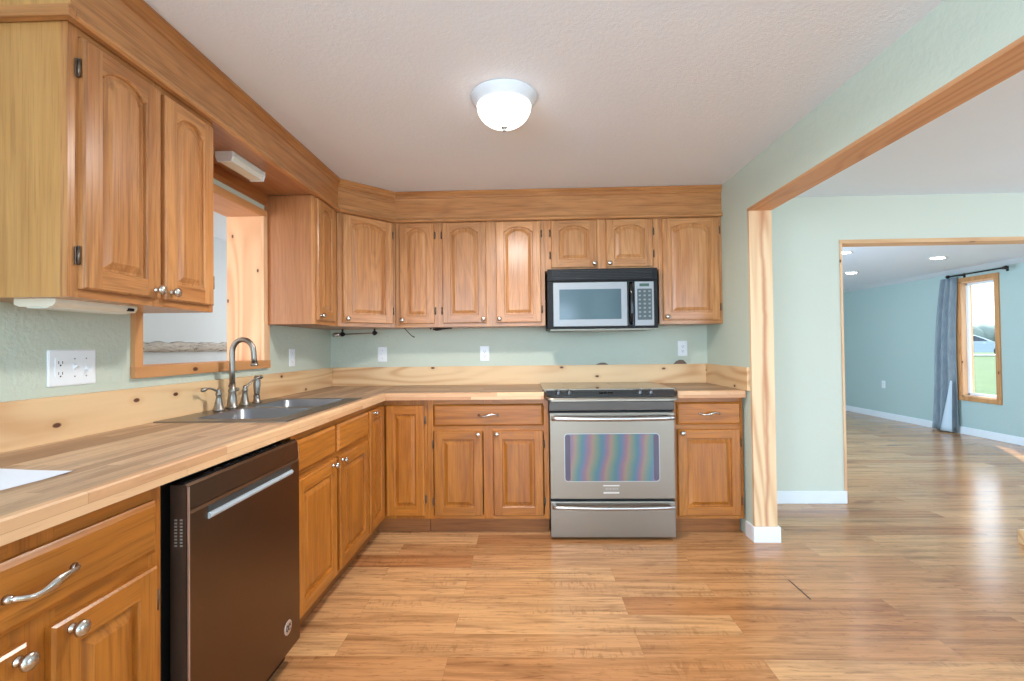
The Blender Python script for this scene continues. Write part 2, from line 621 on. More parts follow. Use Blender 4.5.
def dup(root, loc, rz, label):
    r = root.copy()
    COL.objects.link(r)
    r.location = loc
    r.rotation_euler = (0, 0, rz)
    r['label'] = label
    for ch in kids(root):
        c = ch.copy()
        COL.objects.link(c)
        c.parent = r
        for g in kids(ch):
            d = g.copy()
            COL.objects.link(d)
            d.parent = c
    return r


# ------------------------------------------------------------------ room shell
H = 2.34          # ceiling
CT = 0.9255       # worktop height
XR0, XR1 = 2.933, 3.07
YP = -0.71        # end of the right-hand wall stub
YB = -7.5

f = MB()
f.box(-1.62, 7.42, YB, 5.4, -0.08, 0.0)
floor = struct('floor', f, FLOOR)
g = MB()
g.box(2.874, 2.880, -1.365, -1.18, 0.0002, 0.0012)
g.build('seam_gap', SLOT, floor)

c = MB()
c.box(-0.25, 5.3, YB, 0.12, H, H + 0.1)
c.face([(5.3, YB, H), (7.42, YB, 2.165), (7.42, 0.12, 2.165), (5.3, 0.12, H)])
c.face([(3.0, 0.12, H), (5.3, 0.12, H), (5.3, 5.4, H), (3.0, 5.4, H)])
c.face([(5.3, 0.12, H), (7.42, 0.12, 2.165), (7.42, 5.4, 2.165), (5.3, 5.4, H)])
c.face([(3.0, YB, H + 0.1), (7.42, YB, H + 0.1), (7.42, 5.4, H + 0.1), (3.0, 5.4, H + 0.1)])
c.box(-1.62, -0.25, -3.1, 1.7, 2.33, 2.43)
struct('ceiling', c, CEIL)

FLOOR.node_tree.nodes['Principled BSDF'].inputs['Specular IOR Level'].default_value = 0.7
# wall_left with its pass-through opening
PY0, PY1, PZ0, PZ1 = -1.833, -0.957, 1.155, 2.0
w = MB()
w.box(-0.21, 0, YB, -5.9, 0, H)
w.box(-0.21, 0, -5.9, -4.3, 0, 0.8)
w.box(-0.21, 0, -5.9, -4.3, 2.1, H)
w.box(-0.21, 0, -4.3, PY0 - 0.02, 0, H)
w.box(-0.21, 0, PY1 + 0.02, 0.12, 0, H)
w.box(-0.21, 0, PY0 - 0.02, PY1 + 0.02, 0, PZ0 - 0.02)
w.box(-0.21, 0, PY0 - 0.02, PY1 + 0.02, PZ1 + 0.02, H)
struct('wall_left', w, GREEN)

w = MB()
w.box(0, 3.0, 0, 0.12, 0, H)
struct('wall_back', w, GREEN)
# wall between the two rooms on the right, with its wide opening
OX0, OZ1 = 3.945, 2.006
w = MB()
w.box(3.0, OX0, 0.0, 0.12, 0, H)
w.box(OX0, 6.9, 0.0, 0.12, OZ1, H)
w.box(6.9, 7.3, 0.0, 0.12, 0, H)
struct('wall_dining', w, WALL2)
# kitchen right wall: stub by the cabinets, header above the opening, rear piece
w = MB()
w.box(XR0, XR1, YP + 0.02, 0, 0, H)
w.box(XR0, XR1, -4.9, YP + 0.02, 2.062, H)
w.box(XR0, XR1, YB, -4.9, 0, H)
struct('wall_right', w, paint('sage_paint_lit_side', rgb(203, 214, 199), 70, 0.3, 0.004))  # same sage paint, made lighter for the light falling on this wall


def window_wall(name, mat, axis, pos, thick, a0, a1, z1, holes):
    """wall slab with rectangular window holes; axis is the direction it runs along"""
    m = MB()
    cur = a0
    def bx(s0, s1, q0, q1):
        if s1 - s0 < 1e-4 or q1 - q0 < 1e-4:
            return
        if axis == 'x':
            m.box(s0, s1, pos, pos + thick, q0, q1)
        else:
            m.box(pos, pos + thick, s0, s1, q0, q1)
    for h0, h1, q0, q1 in sorted(holes):
        bx(cur, h0, 0, z1)
        bx(h0, h1, 0, q0)
        bx(h0, h1, q1, z1)
        cur = h1
    bx(cur, a1, 0, z1)
    return struct(name, m, mat)


window_wall('wall_rear', GREEN, 'x', YB - 0.12, 0.12, -0.3, 7.42, 2.45, [(0.3, 2.6, 0.4, 2.15), (3.9, 6.5, 0.5, 2.1)])
XF = 7.30
FW0, FW1, FZ0, FZ1 = 2.26, 2.735, 0.495, 2.005
window_wall('wall_far', BLUE, 'y', XF, 0.14, YB, 5.4, 2.45,
            [(-3.2, -1.2, 0.5, 2.0), (0.75, 1.35, 0.455, 2.05), (FW0, FW1, FZ0, FZ1)])
w = MB()
w.box(3.0, 7.42, 5.3, 5.42, 0, 2.45)
struct('wall_living', w, BLUE)
w = MB()
w.box(2.9, 3.0, 0.12, 5.42, 0, 2.45)
struct('wall_living_left', w, BLUE)
# small room behind the pass-through
for nm, bxs in (('wall_hall_far', (-1.62, -1.5, -3.1, 1.7)), ('wall_hall_north', (-1.5, -0.21, 1.6, 1.7)), ('wall_hall_south', (-1.5, -0.21, -3.1, -3.0)), ('wall_hall_near', (-0.21, -0.2, 0.12, 1.6))):
    w = MB()
    w.box(*bxs, 0, 2.33)
    struct(nm, w, GREYW)

# baseboards
def baseboard(name, segs):
    m = MB()
    for x0, x1, y0, y1 in segs:
        m.box(x0, x1, y0, y1, 0.0, 0.096, c=0.005)
    return struct(name, m, WHITE)


baseboard('baseboard_dining', [(XR1, OX0 + 0.012, -0.014, 0.0)])
baseboard('baseboard_post', [(XR0 - 0.014, XR0 - 0.001, YP - 0.001, -0.612), (XR0 - 0.014, XR1 + 0.014, YP - 0.015, YP - 0.001), (XR1 + 0.001, XR1 + 0.014, YP - 0.001, -0.001)])
baseboard('baseboard_far', [(XF - 0.014, XF, 0.12, 5.3), (XF - 0.014, XF, YB, 0)])
baseboard('baseboard_living', [(3.0, XF, 5.286, 5.3)])
m = MB()
m.prism([(XF, 2.125), (XF, 2.18), (XF - 0.055, 2.18), (XF - 0.045, 2.168), (XF - 0.012, 2.135)], 'y', 0.12, 5.3)
m.prism([(5.3, 2.26), (5.3, 2.34), (5.25, 2.34), (5.26, 2.33), (5.29, 2.27)], 'x', 3.0, 7.3)
struct('trim_1', m, simple('crown_white', rgb(206, 209, 210), 0.5))

# pine lining of the kitchen opening
m = MB()
m.box(XR0 - 0.001, XR1 + 0.001, YP, YP + 0.02, 0.094, 2.044, c=0.0015)
struct('trim_2', m, PINE_ZX)
m = MB()
m.box(XR0 - 0.003, XR1 + 0.003, -4.9, YP + 0.02, 2.044, 2.062, c=0.0015)
struct('trim_3', m, PHEAD)
# thin pine edging of the far opening
m = MB()
m.box(OX0, 6.9, -0.006, 0.126, OZ1 - 0.030, OZ1, c=0.001)
struct('trim_4', m, PHEADX)
m = MB()
m.box(OX0 - 0.0, OX0 + 0.018, -0.006, 0.126, 0.0, OZ1 - 0.030, c=0.001)
struct('trim_5', m, PINE_ZY)

# pass-through lining and casing (window_1)
win1 = bpy.data.objects.new('window_1', None)
COL.objects.link(win1)
win1['kind'] = 'structure'
m = MB()
m.box(-0.21, 0.0, PY1, PY1 + 0.02, PZ0 - 0.02, PZ1 + 0.02)
m.box(-0.21, 0.0, PY0 - 0.02, PY0, PZ0 - 0.02, PZ1 + 0.02)
m.build('window_jamb', PINE_ZY, win1)
m = MB()
m.box(-0.21, 0.0, PY0, PY1, PZ1, PZ1 + 0.02)
m.build('window_head', pine('pink_pine', 'y', 'x', rgb(226, 178, 142), rgb(190, 130, 92)), win1)
m = MB()
m.box(-0.21, 0.0, PY0, PY1, PZ0 - 0.02, PZ0)
m.build('window_stool', pine('stool_pine', 'y', 'x', CAS_L, CAS_D), win1)
m = MB()
m.box(0, 0.018, PY0 - 0.036, PY0 + 0.004, PZ0 - 0.045, PZ1 + 0.03, c=0.002)
m.build('window_casing', PCAS_ZY, win1)
m = MB()
m.box(0, 0.018, PY1 - 0.012, PY1 + 0.050, PZ0 - 0.045, PZ1 + 0.03, c=0.002)
m.build('window_casing', PINE_ZY, win1)
m = MB()
m.box(0, 0.021, PY0 - 0.038, PY1 + 0.052, PZ0 - 0.046, PZ0 + 0.001, c=0.002)
m.build('window_sill', PCAS_YZ, win1)
m = MB()
m.box(0, 0.022, PY0 - 0.05, PY1 + 0.015, PZ1 - 0.001, PZ1 + 0.034, c=0.002)
m.build('window_casing', PCAS_YZ, win1)


def framed_window(name, axis, pos, thick, a0, a1, z0, z1, inward, frame_mat, case=0.045, casemat=None, bars=0):
    """framed glazing filling a hole; `pos` is the room-side wall face, inward = sign towards the room"""
    root = bpy.data.objects.new(name, None)
    COL.objects.link(root)
    root['kind'] = 'structure'
    o0, o1 = sorted((pos, pos - inward * thick))

    def bx(m, s0, s1, p0, p1, q0, q1, ch=0.002):
        if axis == 'x':
            m.box(s0, s1, p0, p1, q0, q1, c=ch)
        else:
            m.box(p0, p1, s0, s1, q0, q1, c=ch)
    t = 0.02
    m = MB()
    for s0, s1, q0, q1 in ((a0, a0 + t, z0, z1), (a1 - t, a1, z0, z1), (a0, a1, z0, z0 + t), (a0, a1, z1 - t, z1)):
        bx(m, s0, s1, o0, o1, q0, q1)
    m.build('window_jamb', frame_mat, root)
    m = MB()
    p0, p1 = sorted((pos, pos + inward * 0.02))
    for s0, s1, q0, q1 in ((a0 - case, a0 + 0.004, z0 - case, z1 + case), (a1 - 0.004, a1 + case, z0 - case, z1 + case), (a0, a1, z0 - case, z0 + 0.004), (a0, a1, z1 - 0.004, z1 + case)):
        bx(m, s0, s1, p0, p1, q0, q1)
    m.build('window_casing', casemat or frame_mat, root)
    q = pos - inward * thick * 0.62
    p0, p1 = sorted((q, q + inward * 0.03))
    e = 0.05
    m = MB()
    for s0, s1, q0, q1 in ((a0 + t, a0 + e, z0 + t, z1 - t), (a1 - e, a1 - t, z0 + t, z1 - t), (a0 + t, a1 - t, z0 + t, z0 + e), (a0 + t, a1 - t, z1 - e, z1 - t)):
        bx(m, s0, s1, p0, p1, q0, q1, 0.004)
    for k in range(bars):
        cx = a0 + (a1 - a0) * (k + 1) / (bars + 1)
        bx(m, cx - 0.02, cx + 0.02, p0, p1, z0 + t, z1 - t)
    m.build('window_sash', WHITE, root)
    m = MB()
    mid = (p0 + p1) / 2
    bx(m, a0 + e - 0.005, a1 - e + 0.005, mid - 0.002, mid + 0.002, z0 + e - 0.005, z1 - e + 0.005, 0)
    m.build('window_pane', GLASS, root)
    return root


FCAS = pine('far_window_pine', 'z', 'y', rgb(206, 150, 96), rgb(168, 106, 58))
framed_window('window_2', 'y', XF, 0.14, FW0, FW1, FZ0, FZ1, -1, PINE_ZY, 0.05, FCAS)
framed_window('window_3', 'y', XF, 0.14, 0.75, 1.35, FZ0, FZ1, -1, PINE_ZY, 0.05, FCAS)
framed_window('window_4', 'y', XF, 0.14, -3.2, -1.2, 0.5, 2.0, -1, PINE_ZY, 0.05, FCAS, 1)
framed_window('added_window_7', 'y', 0.0, 0.2, -5.9, -4.3, 0.8, 2.1, 1, PINE_ZY, 0.05, None, 1)  # unseen window, added so light reaches the right wall
framed_window('window_5', 'x', YB, 0.12, 0.3, 2.6, 0.4, 2.15, 1, PINE_ZX, 0.05, None, 1)
framed_window('window_6', 'x', YB, 0.12, 3.9, 6.5, 0.5, 2.1, 1, PINE_ZX, 0.05, None, 1)


# ------------------------------------------------------------------ cabinet joinery (local frame: x along, front towards -y, z up)
def door_mb(x0, x1, z0, z1, arch=False, y0=0.0, thk=0.018, s=None, curve=0.033):
    m = MB()
    w, h = x1 - x0, z1 - z0
    if s is None:
        s = min(0.056, w * 0.21)
    rb = min(0.056, h * 0.2)
    rt = 0.038 if arch else rb
    c = 0.005
    yf = y0 - thk

    def P(x, z, y):
        return (x0 + x, y, z0 + z)
    xl, xr = s, w - s
    N = 24 if arch else 1
    top = []          # from right to left
    sh = 0.05
    zt = h - rt
    for i in range(N + 1):
        u = i / N
        x = xr + (xl - xr) * u
        if arch:
            q_ = min(abs(2 * u - 1) / (1 - 2 * sh), 1.0)
            z = zt - curve * (1 - (1 - q_ ** 2.2) ** 0.75)
        else:
            z = zt
        top.append((x, z))
    O0 = [(xl, rb), (xr, rb)] + top

    def inset(L, d):
        out = []
        for i, (x, z) in enumerate(L):
            nx = xl + d + (x - xl) / (xr - xl) * (xr - xl - 2 * d)
            nz = z + d if i < 2 else z - d
            out.append((nx, nz))
        return out
    # frame front faces
    m.face([P(c, c, yf), P(xl, c, yf), P(xl, h - c, yf), P(c, h - c, yf)], 0)
    m.face([P(xr, c, yf), P(w - c, c, yf), P(w - c, h - c, yf), P(xr, h - c, yf)], 0)
    m.face([P(xl, c, yf), P(xr, c, yf), P(xr, rb, yf), P(xl, rb, yf)], 1)
    for (xa, za), (xb, zb) in zip(top[:-1], top[1:]):
        m.face([P(xa, za, yf), P(xb, zb, yf), P(xb, h - c, yf), P(xa, h - c, yf)], 1)
    # outer edges
    R0 = [(c, c), (w - c, c), (w - c, h - c), (c, h - c)]
    R1 = [(0, 0), (w, 0), (w, h), (0, h)]
    m.loft([[P(x, z, yf) for x, z in R0], [P(x, z, yf + c) for x, z in R1], [P(x, z, y0) for x, z in R1]], 0, False, False)
    m.face([P(x, z, y0) for x, z in R1], 0)
    # sticking, groove, raised panel
    L = [[P(x, z, yf) for x, z in O0], [P(x, z, yf + 0.004) for x, z in inset(O0, 0.004)], [P(x, z, yf + 0.011) for x, z in inset(O0, 0.005)],
         [P(x, z, yf + 0.011) for x, z in inset(O0, 0.013)], [P(x, z, yf + 0.0015) for x, z in inset(O0, min(0.034, (xr - xl) * 0.22))]]
    m.loft(L, 0, False, False)
    m.face(L[-1], 0)
    return m


def drawer_mb(x0, x1, z0, z1, y0=0.0, thk=0.018):
    m = MB()
    c = 0.012

    def R(d, y):
        return [(x0 + d, y, z0 + d), (x1 - d, y, z0 + d), (x1 - d, y, z1 - d), (x0 + d, y, z1 - d)]
    yf = y0 - thk
    L = [R(c, yf), R(0.003, yf + 0.006), R(0, yf + 0.009), R(0, y0)]
    m.loft(L, 0, False, True)
    return m


KNOB = [(0.0095, 0.0), (0.0095, 0.003), (0.006, 0.005), (0.0055, 0.012), (0.0075, 0.015), (0.0145, 0.018), (0.0165, 0.022), (0.0150, 0.027), (0.009, 0.0305), (0.0, 0.0315)]


def knob(parent, x, z, y=-0.018):
    m = MB()
    m.lathe(KNOB, (x, y, z), (0, -1, 0), 18)
    return m.build('knob', NICKEL, parent)


def pull(parent, x, z, y=-0.018, half=0.062):
    m = MB()
    path, rad = [], []
    n = 20
    for i in range(n + 1):
        u = -1 + 2 * i / n
        px = x + u * half
        dz = 0.006 * math.sin(u * PI)
        py = y - 0.024 * (1 - abs(u) ** 6) - 0.004
        path.append((px, py, z + dz))
        b = 0.0042 + 0.0045 * math.exp(-(u / 0.33) ** 2) + (0.003 if abs(u) > 0.9 else 0)
        rad.append((b * 0.8, b * 1.25))
    m.tube(path, rad, 10)
    for s in (-1, 1):
        m.lathe([(0.009, 0), (0.008, 0.006), (0.006, 0.010), (0.0, 0.012)], (x + s * half, y, z), (0, -1, 0), 14)
    return m.build('pull', NICKEL, parent)


def hinge(parent, x, z, y=-0.002):
    m = MB()
    m.box(x - 0.006, x + 0.006, y - 0.004, y, z - 0.025, z + 0.025, c=0.001)
    m.tube([(x, y - 0.007, z - 0.024), (x, y - 0.007, z + 0.024)], 0.0038, 8)
    m.lathe([(0.0, 0), (0.004, 0.002), (0.003, 0.004), (0, 0.006)], (x, y - 0.007, z + 0.023), (0, 0, 1), 8)
    return m.build('hinge', HINGE, parent)


def cab_door(root, x0, x1, z0, z1, arch, hinge_side, kx=None, kz=None, mats=None, hz=None, y0=0.0):
    d = door_mb(x0, x1, z0, z1, arch, y0).build('door', [mats['z'], mats['x']], root)
    if hinge_side:
        hx = x0 - 0.007 if hinge_side == 'l' else x1 + 0.007
        for z in (hz or (z0 + 0.09, z1 - 0.09)):
            hinge(d, hx, z)
    if kx is not None:
        knob(d, kx, kz, y0 - 0.018)
    return d


def frame_mb(w, z0, z1, stiles, rails):
    """face frame: list of (x0,x1) full-height stiles and (z0,z1) rails"""
    m = MB()
    xs = sorted(stiles)
    for a, b in xs:
        m.box(a, b, 0, 0.02, z0, z1)
    for (a, b), (a2, b2) in zip(xs[:-1], xs[1:]):
        for r0, r1 in rails:
            m.box(b, a2, 0.0005, 0.0195, r0, r1, 1)
    return m


def carcass_mb(w, depth, z0, z1, top=True):
    m = MB()
    t = 0.014
    m.box(0, t, 0.02, depth, z0, z1)
    m.box(w - t, w, 0.02, depth, z0, z1)
    m.box(t, w - t, 0.02, depth, z0, z0 + t)
    if top:
        m.box(t, w - t, 0.02, depth, z1 - t, z1)
    m.box(t, w - t, depth - 0.008, depth, z0 + t, z1 - t if top else z1)
    return m


UB, UT, UD = 1.366, 2.128, 0.301        # upper cabinets: bottom, top, depth
DZ0, DZ1 = 1.391, 2.114                 # their doors
FY = 0.605                              # base cabinet face
BT, BK = 0.879, 0.105                   # base cabinet top, underside


def upper(name_label, loc, rz, w, z0, stiles, doors, side_mat=None, depth=UD - 0.001, cname='wall_cabinet'):
    r = thing('wall_cabinet', name_label, 'cabinet', loc, rz)
    carcass_mb(w, depth, z0, UT).build('carcass', side_mat or OAK['z'], r)
    frame_mb(w, z0, UT, stiles, [(z0, z0 + 0.035), (UT - 0.03, UT)]).build('face_frame', [OAK['z'], OAK['x']], r)
    for x0, x1, dz0, dz1, hs, kx in doors:
        cab_door(r, x0, x1, dz0, dz1, True, hs, kx, dz0 + 0.026, OAK)
    return r


# left wall, near: two arched doors over the switch plate
upper('two-door oak wall cabinet with yellow veneer end at the near left', (UD, -2.419, 0), PI / 2, 0.589, UB,
      [(0, 0.03), (0.29, 0.335), (0.559, 0.589)],
      [(0.030, 0.306, DZ0, DZ1 - 0.02, 'l', 0.306 - 0.024), (0.326, 0.573, DZ0, DZ1 - 0.02, 'r', 0.326 + 0.024)], VEN)
# left wall beyond the pass-through
upper('narrow oak wall cabinet with tan end panel right of the pass-through', (UD, -0.930, 0), PI / 2, 0.32, UB,
      [(0, 0.03), (0.29, 0.32)], [(0.012, 0.262, DZ0, DZ1, None, 0.036)], TANV)
# diagonal corner cabinet
r = thing('wall_cabinet', 'angled oak wall cabinet with one arched door in the corner', 'cabinet', (0.303, -0.609, 0), PI / 4)
dw = 0.303 * math.sqrt(2)
m = MB()
q = Matrix.Rotation(-PI / 4, 3, 'Z')
pl = [q @ Vector((x - 0.303, y + 0.609, 0)) for x, y in ((0.312, -0.590), (0.590, -0.312), (0.605, -0.002), (0.002, -0.002), (0.002, -0.605), (0.306, -0.605))]
m.prism([(p.x, p.y) for p in pl], 'z', UB, UT)
m.build('carcass', OAK['z'], r)
frame_mb(dw, UB, UT, [(0.002, 0.045), (dw - 0.045, dw - 0.002)], [(UB, UB + 0.035), (UT - 0.03, UT)]).build('face_frame', [OAK['z'], OAK['x']], r)
cab_door(r, 0.035, dw - 0.030, DZ0, DZ1, True, 'r', 0.035 + 0.026, DZ0 + 0.026, OAK)
# back wall
upper('slim one-door oak wall cabinet right of the angled corner cabinet', (0.6065, -UD, 0), 0, 0.3075, UB,
      [(0, 0.036), (0.278, 0.3075)], [(0.0315, 0.2795, DZ0, DZ1, 'r', 0.0315 + 0.022)])
upper('two-door oak wall cabinet left of the microwave', (0.915, -UD, 0), 0, 0.765, UB,
      [(0, 0.034), (0.34, 0.42), (0.735, 0.765)],
      [(0.033, 0.346, DZ0, DZ1, 'l', 0.346 - 0.022), (0.417, 0.737, DZ0, DZ1, 'r', 0.417 + 0.022)])
upper('short two-door oak wall cabinet above the microwave', (1.681, -UD, 0), 0, 0.807, 1.754,
      [(0, 0.048), (0.36, 0.444), (0.762, 0.807)],
      [(0.046, 0.372, 1.775, DZ1, 'l', 0.372 - 0.022), (0.436, 0.766, 1.775, DZ1, 'r', 0.436 + 0.022)])
upper('one-door oak wall cabinet right of the microwave against the side wall', (2.489, -UD, 0), 0, 0.442, UB,
      [(0, 0.03), (0.412, 0.442)], [(0.024, 0.420, DZ0, DZ1, 'r', 0.024 + 0.024)])

# soffit boxing above the wall cabinets
so = thing('cabinet_soffit', 'oak boxed soffit with crown strip running above the wall cabinets', 'soffit', (0, 0, 0))
PTS = [(0.306, -2.424), (0.306, -0.604), (0.605, -0.306), (2.931, -0.306)]


def offset_path(pts, d):
    out = []
    for i, p in enumerate(pts):
        ns = []
        for a, b in ((i - 1, i), (i, i + 1)):
            if a < 0 or b >= len(pts):
                continue
            t = Vector((pts[b][0] - pts[a][0], pts[b][1] - pts[a][1])).normalized()
            ns.append(Vector((t.y, -t.x)))
        n = sum(ns, Vector((0, 0)))
        n = n / (n.length ** 2) * len(ns) if len(ns) > 1 else n
        if len(ns) > 1:
            n = (ns[0] + ns[1]) / (1 + ns[0].dot(ns[1]))
        out.append((p[0] + n.x * d, p[1] + n.y * d))
    return out


def sweep(m, pts, prof, mi=0):
    """prof: closed list of (offset outwards, z)"""
    lanes = [offset_path(pts, d) for d, z in prof]
    rings = [[(lanes[k][i][0], lanes[k][i][1], prof[k][1]) for k in range(len(prof))] for i in range(len(pts))]
    m.loft(rings, mi, False, True)


for i in range(3):
    m = MB()
    a, b = PTS[i], PTS[i + 1]
    pa, pb = offset_path(PTS, 0.0), offset_path(PTS, 0.007)
    m.loft([[(pb[i][0], pb[i][1], 2.146), (pb[i][0], pb[i][1], 2.338), (pa[i][0], pa[i][1], 2.338), (pa[i][0], pa[i][1], 2.146)],
            [(pb[i + 1][0], pb[i + 1][1], 2.146), (pb[i + 1][0], pb[i + 1][1], 2.338), (pa[i + 1][0], pa[i + 1][1], 2.338), (pa[i + 1][0], pa[i + 1][1], 2.146)]], 0, False)
    dx, dy = b[0] - a[0], b[1] - a[1]
    if i == 1:
        bmesh.ops.rotate(m.bm, verts=list(m.bm.verts), cent=(0, 0, 0), matrix=Matrix.Rotation(-PI / 4, 3, 'Z'))
    fo = m.build('fascia', OAK['y'] if i == 0 else OAK['x'], so)
    if i == 1:
        fo.rotation_euler = (0, 0, PI / 4)
def molding(name, prof, mats):
    lanes = [offset_path(PTS, d) for d, z in prof]
    for i in range(3):
        m = MB()
        m.loft([[(lanes[k][j][0], lanes[k][j][1], prof[k][1]) for k in range(len(prof))] for j in (i, i + 1)], 0, False, True)
        if i == 1:
            bmesh.ops.rotate(m.bm, verts=list(m.bm.verts), cent=(0, 0, 0), matrix=Matrix.Rotation(-PI / 4, 3, 'Z'))
        o = m.build(name, mats['y'] if i == 0 else mats['x'], so)
        if i == 1:
            o.rotation_euler = (0, 0, PI / 4)


CRO = {a: oak('crown_oak_' + a, a, rgb(196, 136, 80), rgb(178, 116, 62), rgb(116, 62, 28)) for a in 'xy'}
molding('ledge_molding', [(0.0, 2.118), (0.020, 2.118), (0.026, 2.124), (0.026, 2.134), (0.020, 2.140), (0.016, 2.150), (0.0, 2.150)], OAK)
molding('crown_molding', [(0.007, 2.290), (0.013, 2.292), (0.014, 2.304), (0.020, 2.316), (0.026, 2.322), (0.026, 2.338), (0.007, 2.338)], CRO)
m = MB()
m.box(0.001, 0.306, -2.424, -2.410, 2.15, 2.338)
m.build('end_panel', VEN, so)
m = MB()
m.box(0.001, 0.330, -2.446, -2.424, 2.118, 2.150, c=0.003)
m.build('end_molding', OAK['x'], so)
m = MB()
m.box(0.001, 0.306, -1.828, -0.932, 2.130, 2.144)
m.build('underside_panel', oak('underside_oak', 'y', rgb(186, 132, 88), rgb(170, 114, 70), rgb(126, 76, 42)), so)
m = MB()
m.prism([(0.001, 2.07), (0.010, 2.07), (0.022, 2.09), (0.026, 2.13), (0.001, 2.13)], 'y', -1.828, -0.932)
m.build('wall_molding', oak('cove_oak', 'y', rgb(176, 110, 56), rgb(150, 88, 42), rgb(104, 56, 24)), so)


# base cabinets
def base(label, loc, rz, w, stiles, rails, drawers, doors, depth=0.6, kick=True, top=True):
    r = thing('base_cabinet', label, 'cabinet', loc, rz)
    carcass_mb(w, depth, BK, BT, top).build('carcass', BOAK['z'], r)
    frame_mb(w, BK, BT, stiles, rails).build('face_frame', [BOAK['z'], BOAK['x']], r)
    for x0, x1, z0, z1, px in drawers:
        d = drawer_mb(x0, x1, z0, z1).build('drawer', BOAK['x'], r)
        if px is not None:
            pull(d, px, (z0 + z1) / 2)
    for x0, x1, z0, z1, hs, kx in doors:
        cab_door(r, x0, x1, z0, z1, False, hs, kx, z1 - 0.022, BOAK)
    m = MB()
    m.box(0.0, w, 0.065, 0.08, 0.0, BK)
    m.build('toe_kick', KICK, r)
    return r


RA = [(BK, BK + 0.03), (0.665, 0.722), (0.832, BT)]
base('oak base cabinet with one drawer left of the dishwasher', (0.60, -3.085, 0), PI / 2, 0.614,
     [(0, 0.04), (0.26, 0.345), (0.575, 0.614)], RA,
     [(0.022, 0.586, 0.714, 0.843, 0.304)],
     [(0.022, 0.281, 0.127, 0.680, 'l', 0.261), (0.326, 0.586, 0.127, 0.680, 'r', 0.362)], 0.597)
base('oak sink cabinet with two false drawers under the sink', (0.60, -1.808, 0), PI / 2, 0.886,
     [(0, 0.035), (0.40, 0.44), (0.85, 0.886)], RA,
     [(0.020, 0.402, 0.712, 0.846, None), (0.433, 0.874, 0.712, 0.846, None)],
     [(0.020, 0.414, 0.127, 0.685, 'l', 0.364), (0.452, 0.866, 0.127, 0.685, 'r', 0.476)], 0.597, True, False)
base('oak base cabinet with wide drawer left of the range', (0.893, -FY, 0), 0, 0.787,
     [(0, 0.036), (0.364, 0.425), (0.756, 0.787)], RA,
     [(0.041, 0.752, 0.707, 0.848, 0.398)],
     [(0.042, 0.358, 0.128, 0.677, 'l', 0.332), (0.428, 0.750, 0.128, 0.677, 'r', 0.452)], 0.602)
base('oak base cabinet with single drawer and door right of the range', (2.468, -FY, 0), 0, 0.45,
     [(0, 0.036), (0.42, 0.45)], RA,
     [(0.030, 0.433, 0.707, 0.850, 0.235)],
     [(0.033, 0.428, 0.127, 0.677, 'r', 0.060)], 0.602)

# corner base cabinet with folding doors
r = thing('base_cabinet', 'oak corner base cabinet with two tall plain doors meeting in the corner', 'cabinet', (0, 0, 0))
m = MB()
m.prism([(0.003, -0.92), (0.60, -0.92), (0.60, -0.605), (0.891, -0.605), (0.891, -0.003), (0.003, -0.003)], 'z', BK, BT)
m.build('carcass', BOAK['z'], r)
dl = door_mb(0, 0.268, 0.129, 0.845, False).build('door', [BOAK['z'], BOAK['x']], r)
dl.location = (0.602, -0.912, 0)
dl.rotation_euler = (0, 0, PI / 2)
knob(dl, 0.062, 0.828)
dr = door_mb(0.622, 0.872, 0.129, 0.845, False).build('door', [BOAK['z'], BOAK['x']], r)
dr.location = (0, -0.607, 0)
hinge(dr, 0.879, 0.235)
hinge(dr, 0.879, 0.745)
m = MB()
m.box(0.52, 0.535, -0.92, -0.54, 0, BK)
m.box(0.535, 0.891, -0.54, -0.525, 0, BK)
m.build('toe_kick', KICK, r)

# worktops
CB = CT - 0.045
wt = thing('worktop', 'L-shaped butcher block worktop around the sink', 'worktop', (0, 0, 0))
CL, CD = 0.630, 0.655
SY0, SY1, SX0, SX1 = -1.775, -0.975, 0.075, 0.55
m = MB()


def slab(m, x0, x1, y0, y1, fx=False, fy=False, my=0, ey=1, hole=None):
    m.box(x0, x1, y0, y1, CB, CT, my)


m.box(0.0, SX0, -3.5, 0.0, CB, CT, 0)
m.box(SX0, SX1, -3.5, SY0, CB, CT, 0)
m.box(SX0, SX1, SY1, 0.0, CB, CT, 0)
m.box(SX1, CL - 0.022, -3.5, 0.0, CB, CT, 0)
m.box(CL - 0.022, 1.650, -CD + 0.022, 0.0, CB, CT, 1)
# eased front edge strips
m.prism([(CL - 0.022, CB), (CL, CB), (CL, CT - 0.004), (CL - 0.004, CT), (CL - 0.022, CT)], 'y', -3.5, -CD + 0.0, 2)
m.prism([(-CD, CB), (-CD, CT - 0.004), (-CD + 0.004, CT), (-CD + 0.022, CT), (-CD + 0.022, CB)], 'x', CL - 0.022, 1.650, 3)
m.build('slab', [BUT_Y, BUT_X, EDGE_Y, EDGE_X], wt)
m = MB()
m.box(2.496, 2.932, -CD + 0.022, 0, CB, CT, 0)
m.prism([(-CD, CB), (-CD, CT - 0.004), (-CD + 0.004, CT), (-CD + 0.022, CT), (-CD + 0.022, CB)], 'x', 2.496, 2.916, 1)
tag(m.build('worktop', [BUT_X, EDGE_X]), 'short butcher block worktop right of the range', 'worktop')

# pine backsplash boards
BS = 1.071
m = MB()
m.box(0.001, 0.02, -3.5, -0.001, CT, BS, c=0.002)
tag(m.build('backsplash_board', PINE_YZ), 'knotty pine backsplash board along the left wall behind the sink', 'board')
m = MB()
m.box(0.02, 2.913, -0.019, 0, CT, BS, c=0.002)
tag(m.build('backsplash_board', PINE_XZ), 'long pine backsplash board on the back wall behind the range', 'board')
m = MB()
m.box(2.914, 2.932, -0.684, -0.002, CT, BS, c=0.002)
tag(m.build('backsplash_board', PINE_YZ), 'short pine backsplash board on the right side wall', 'board')

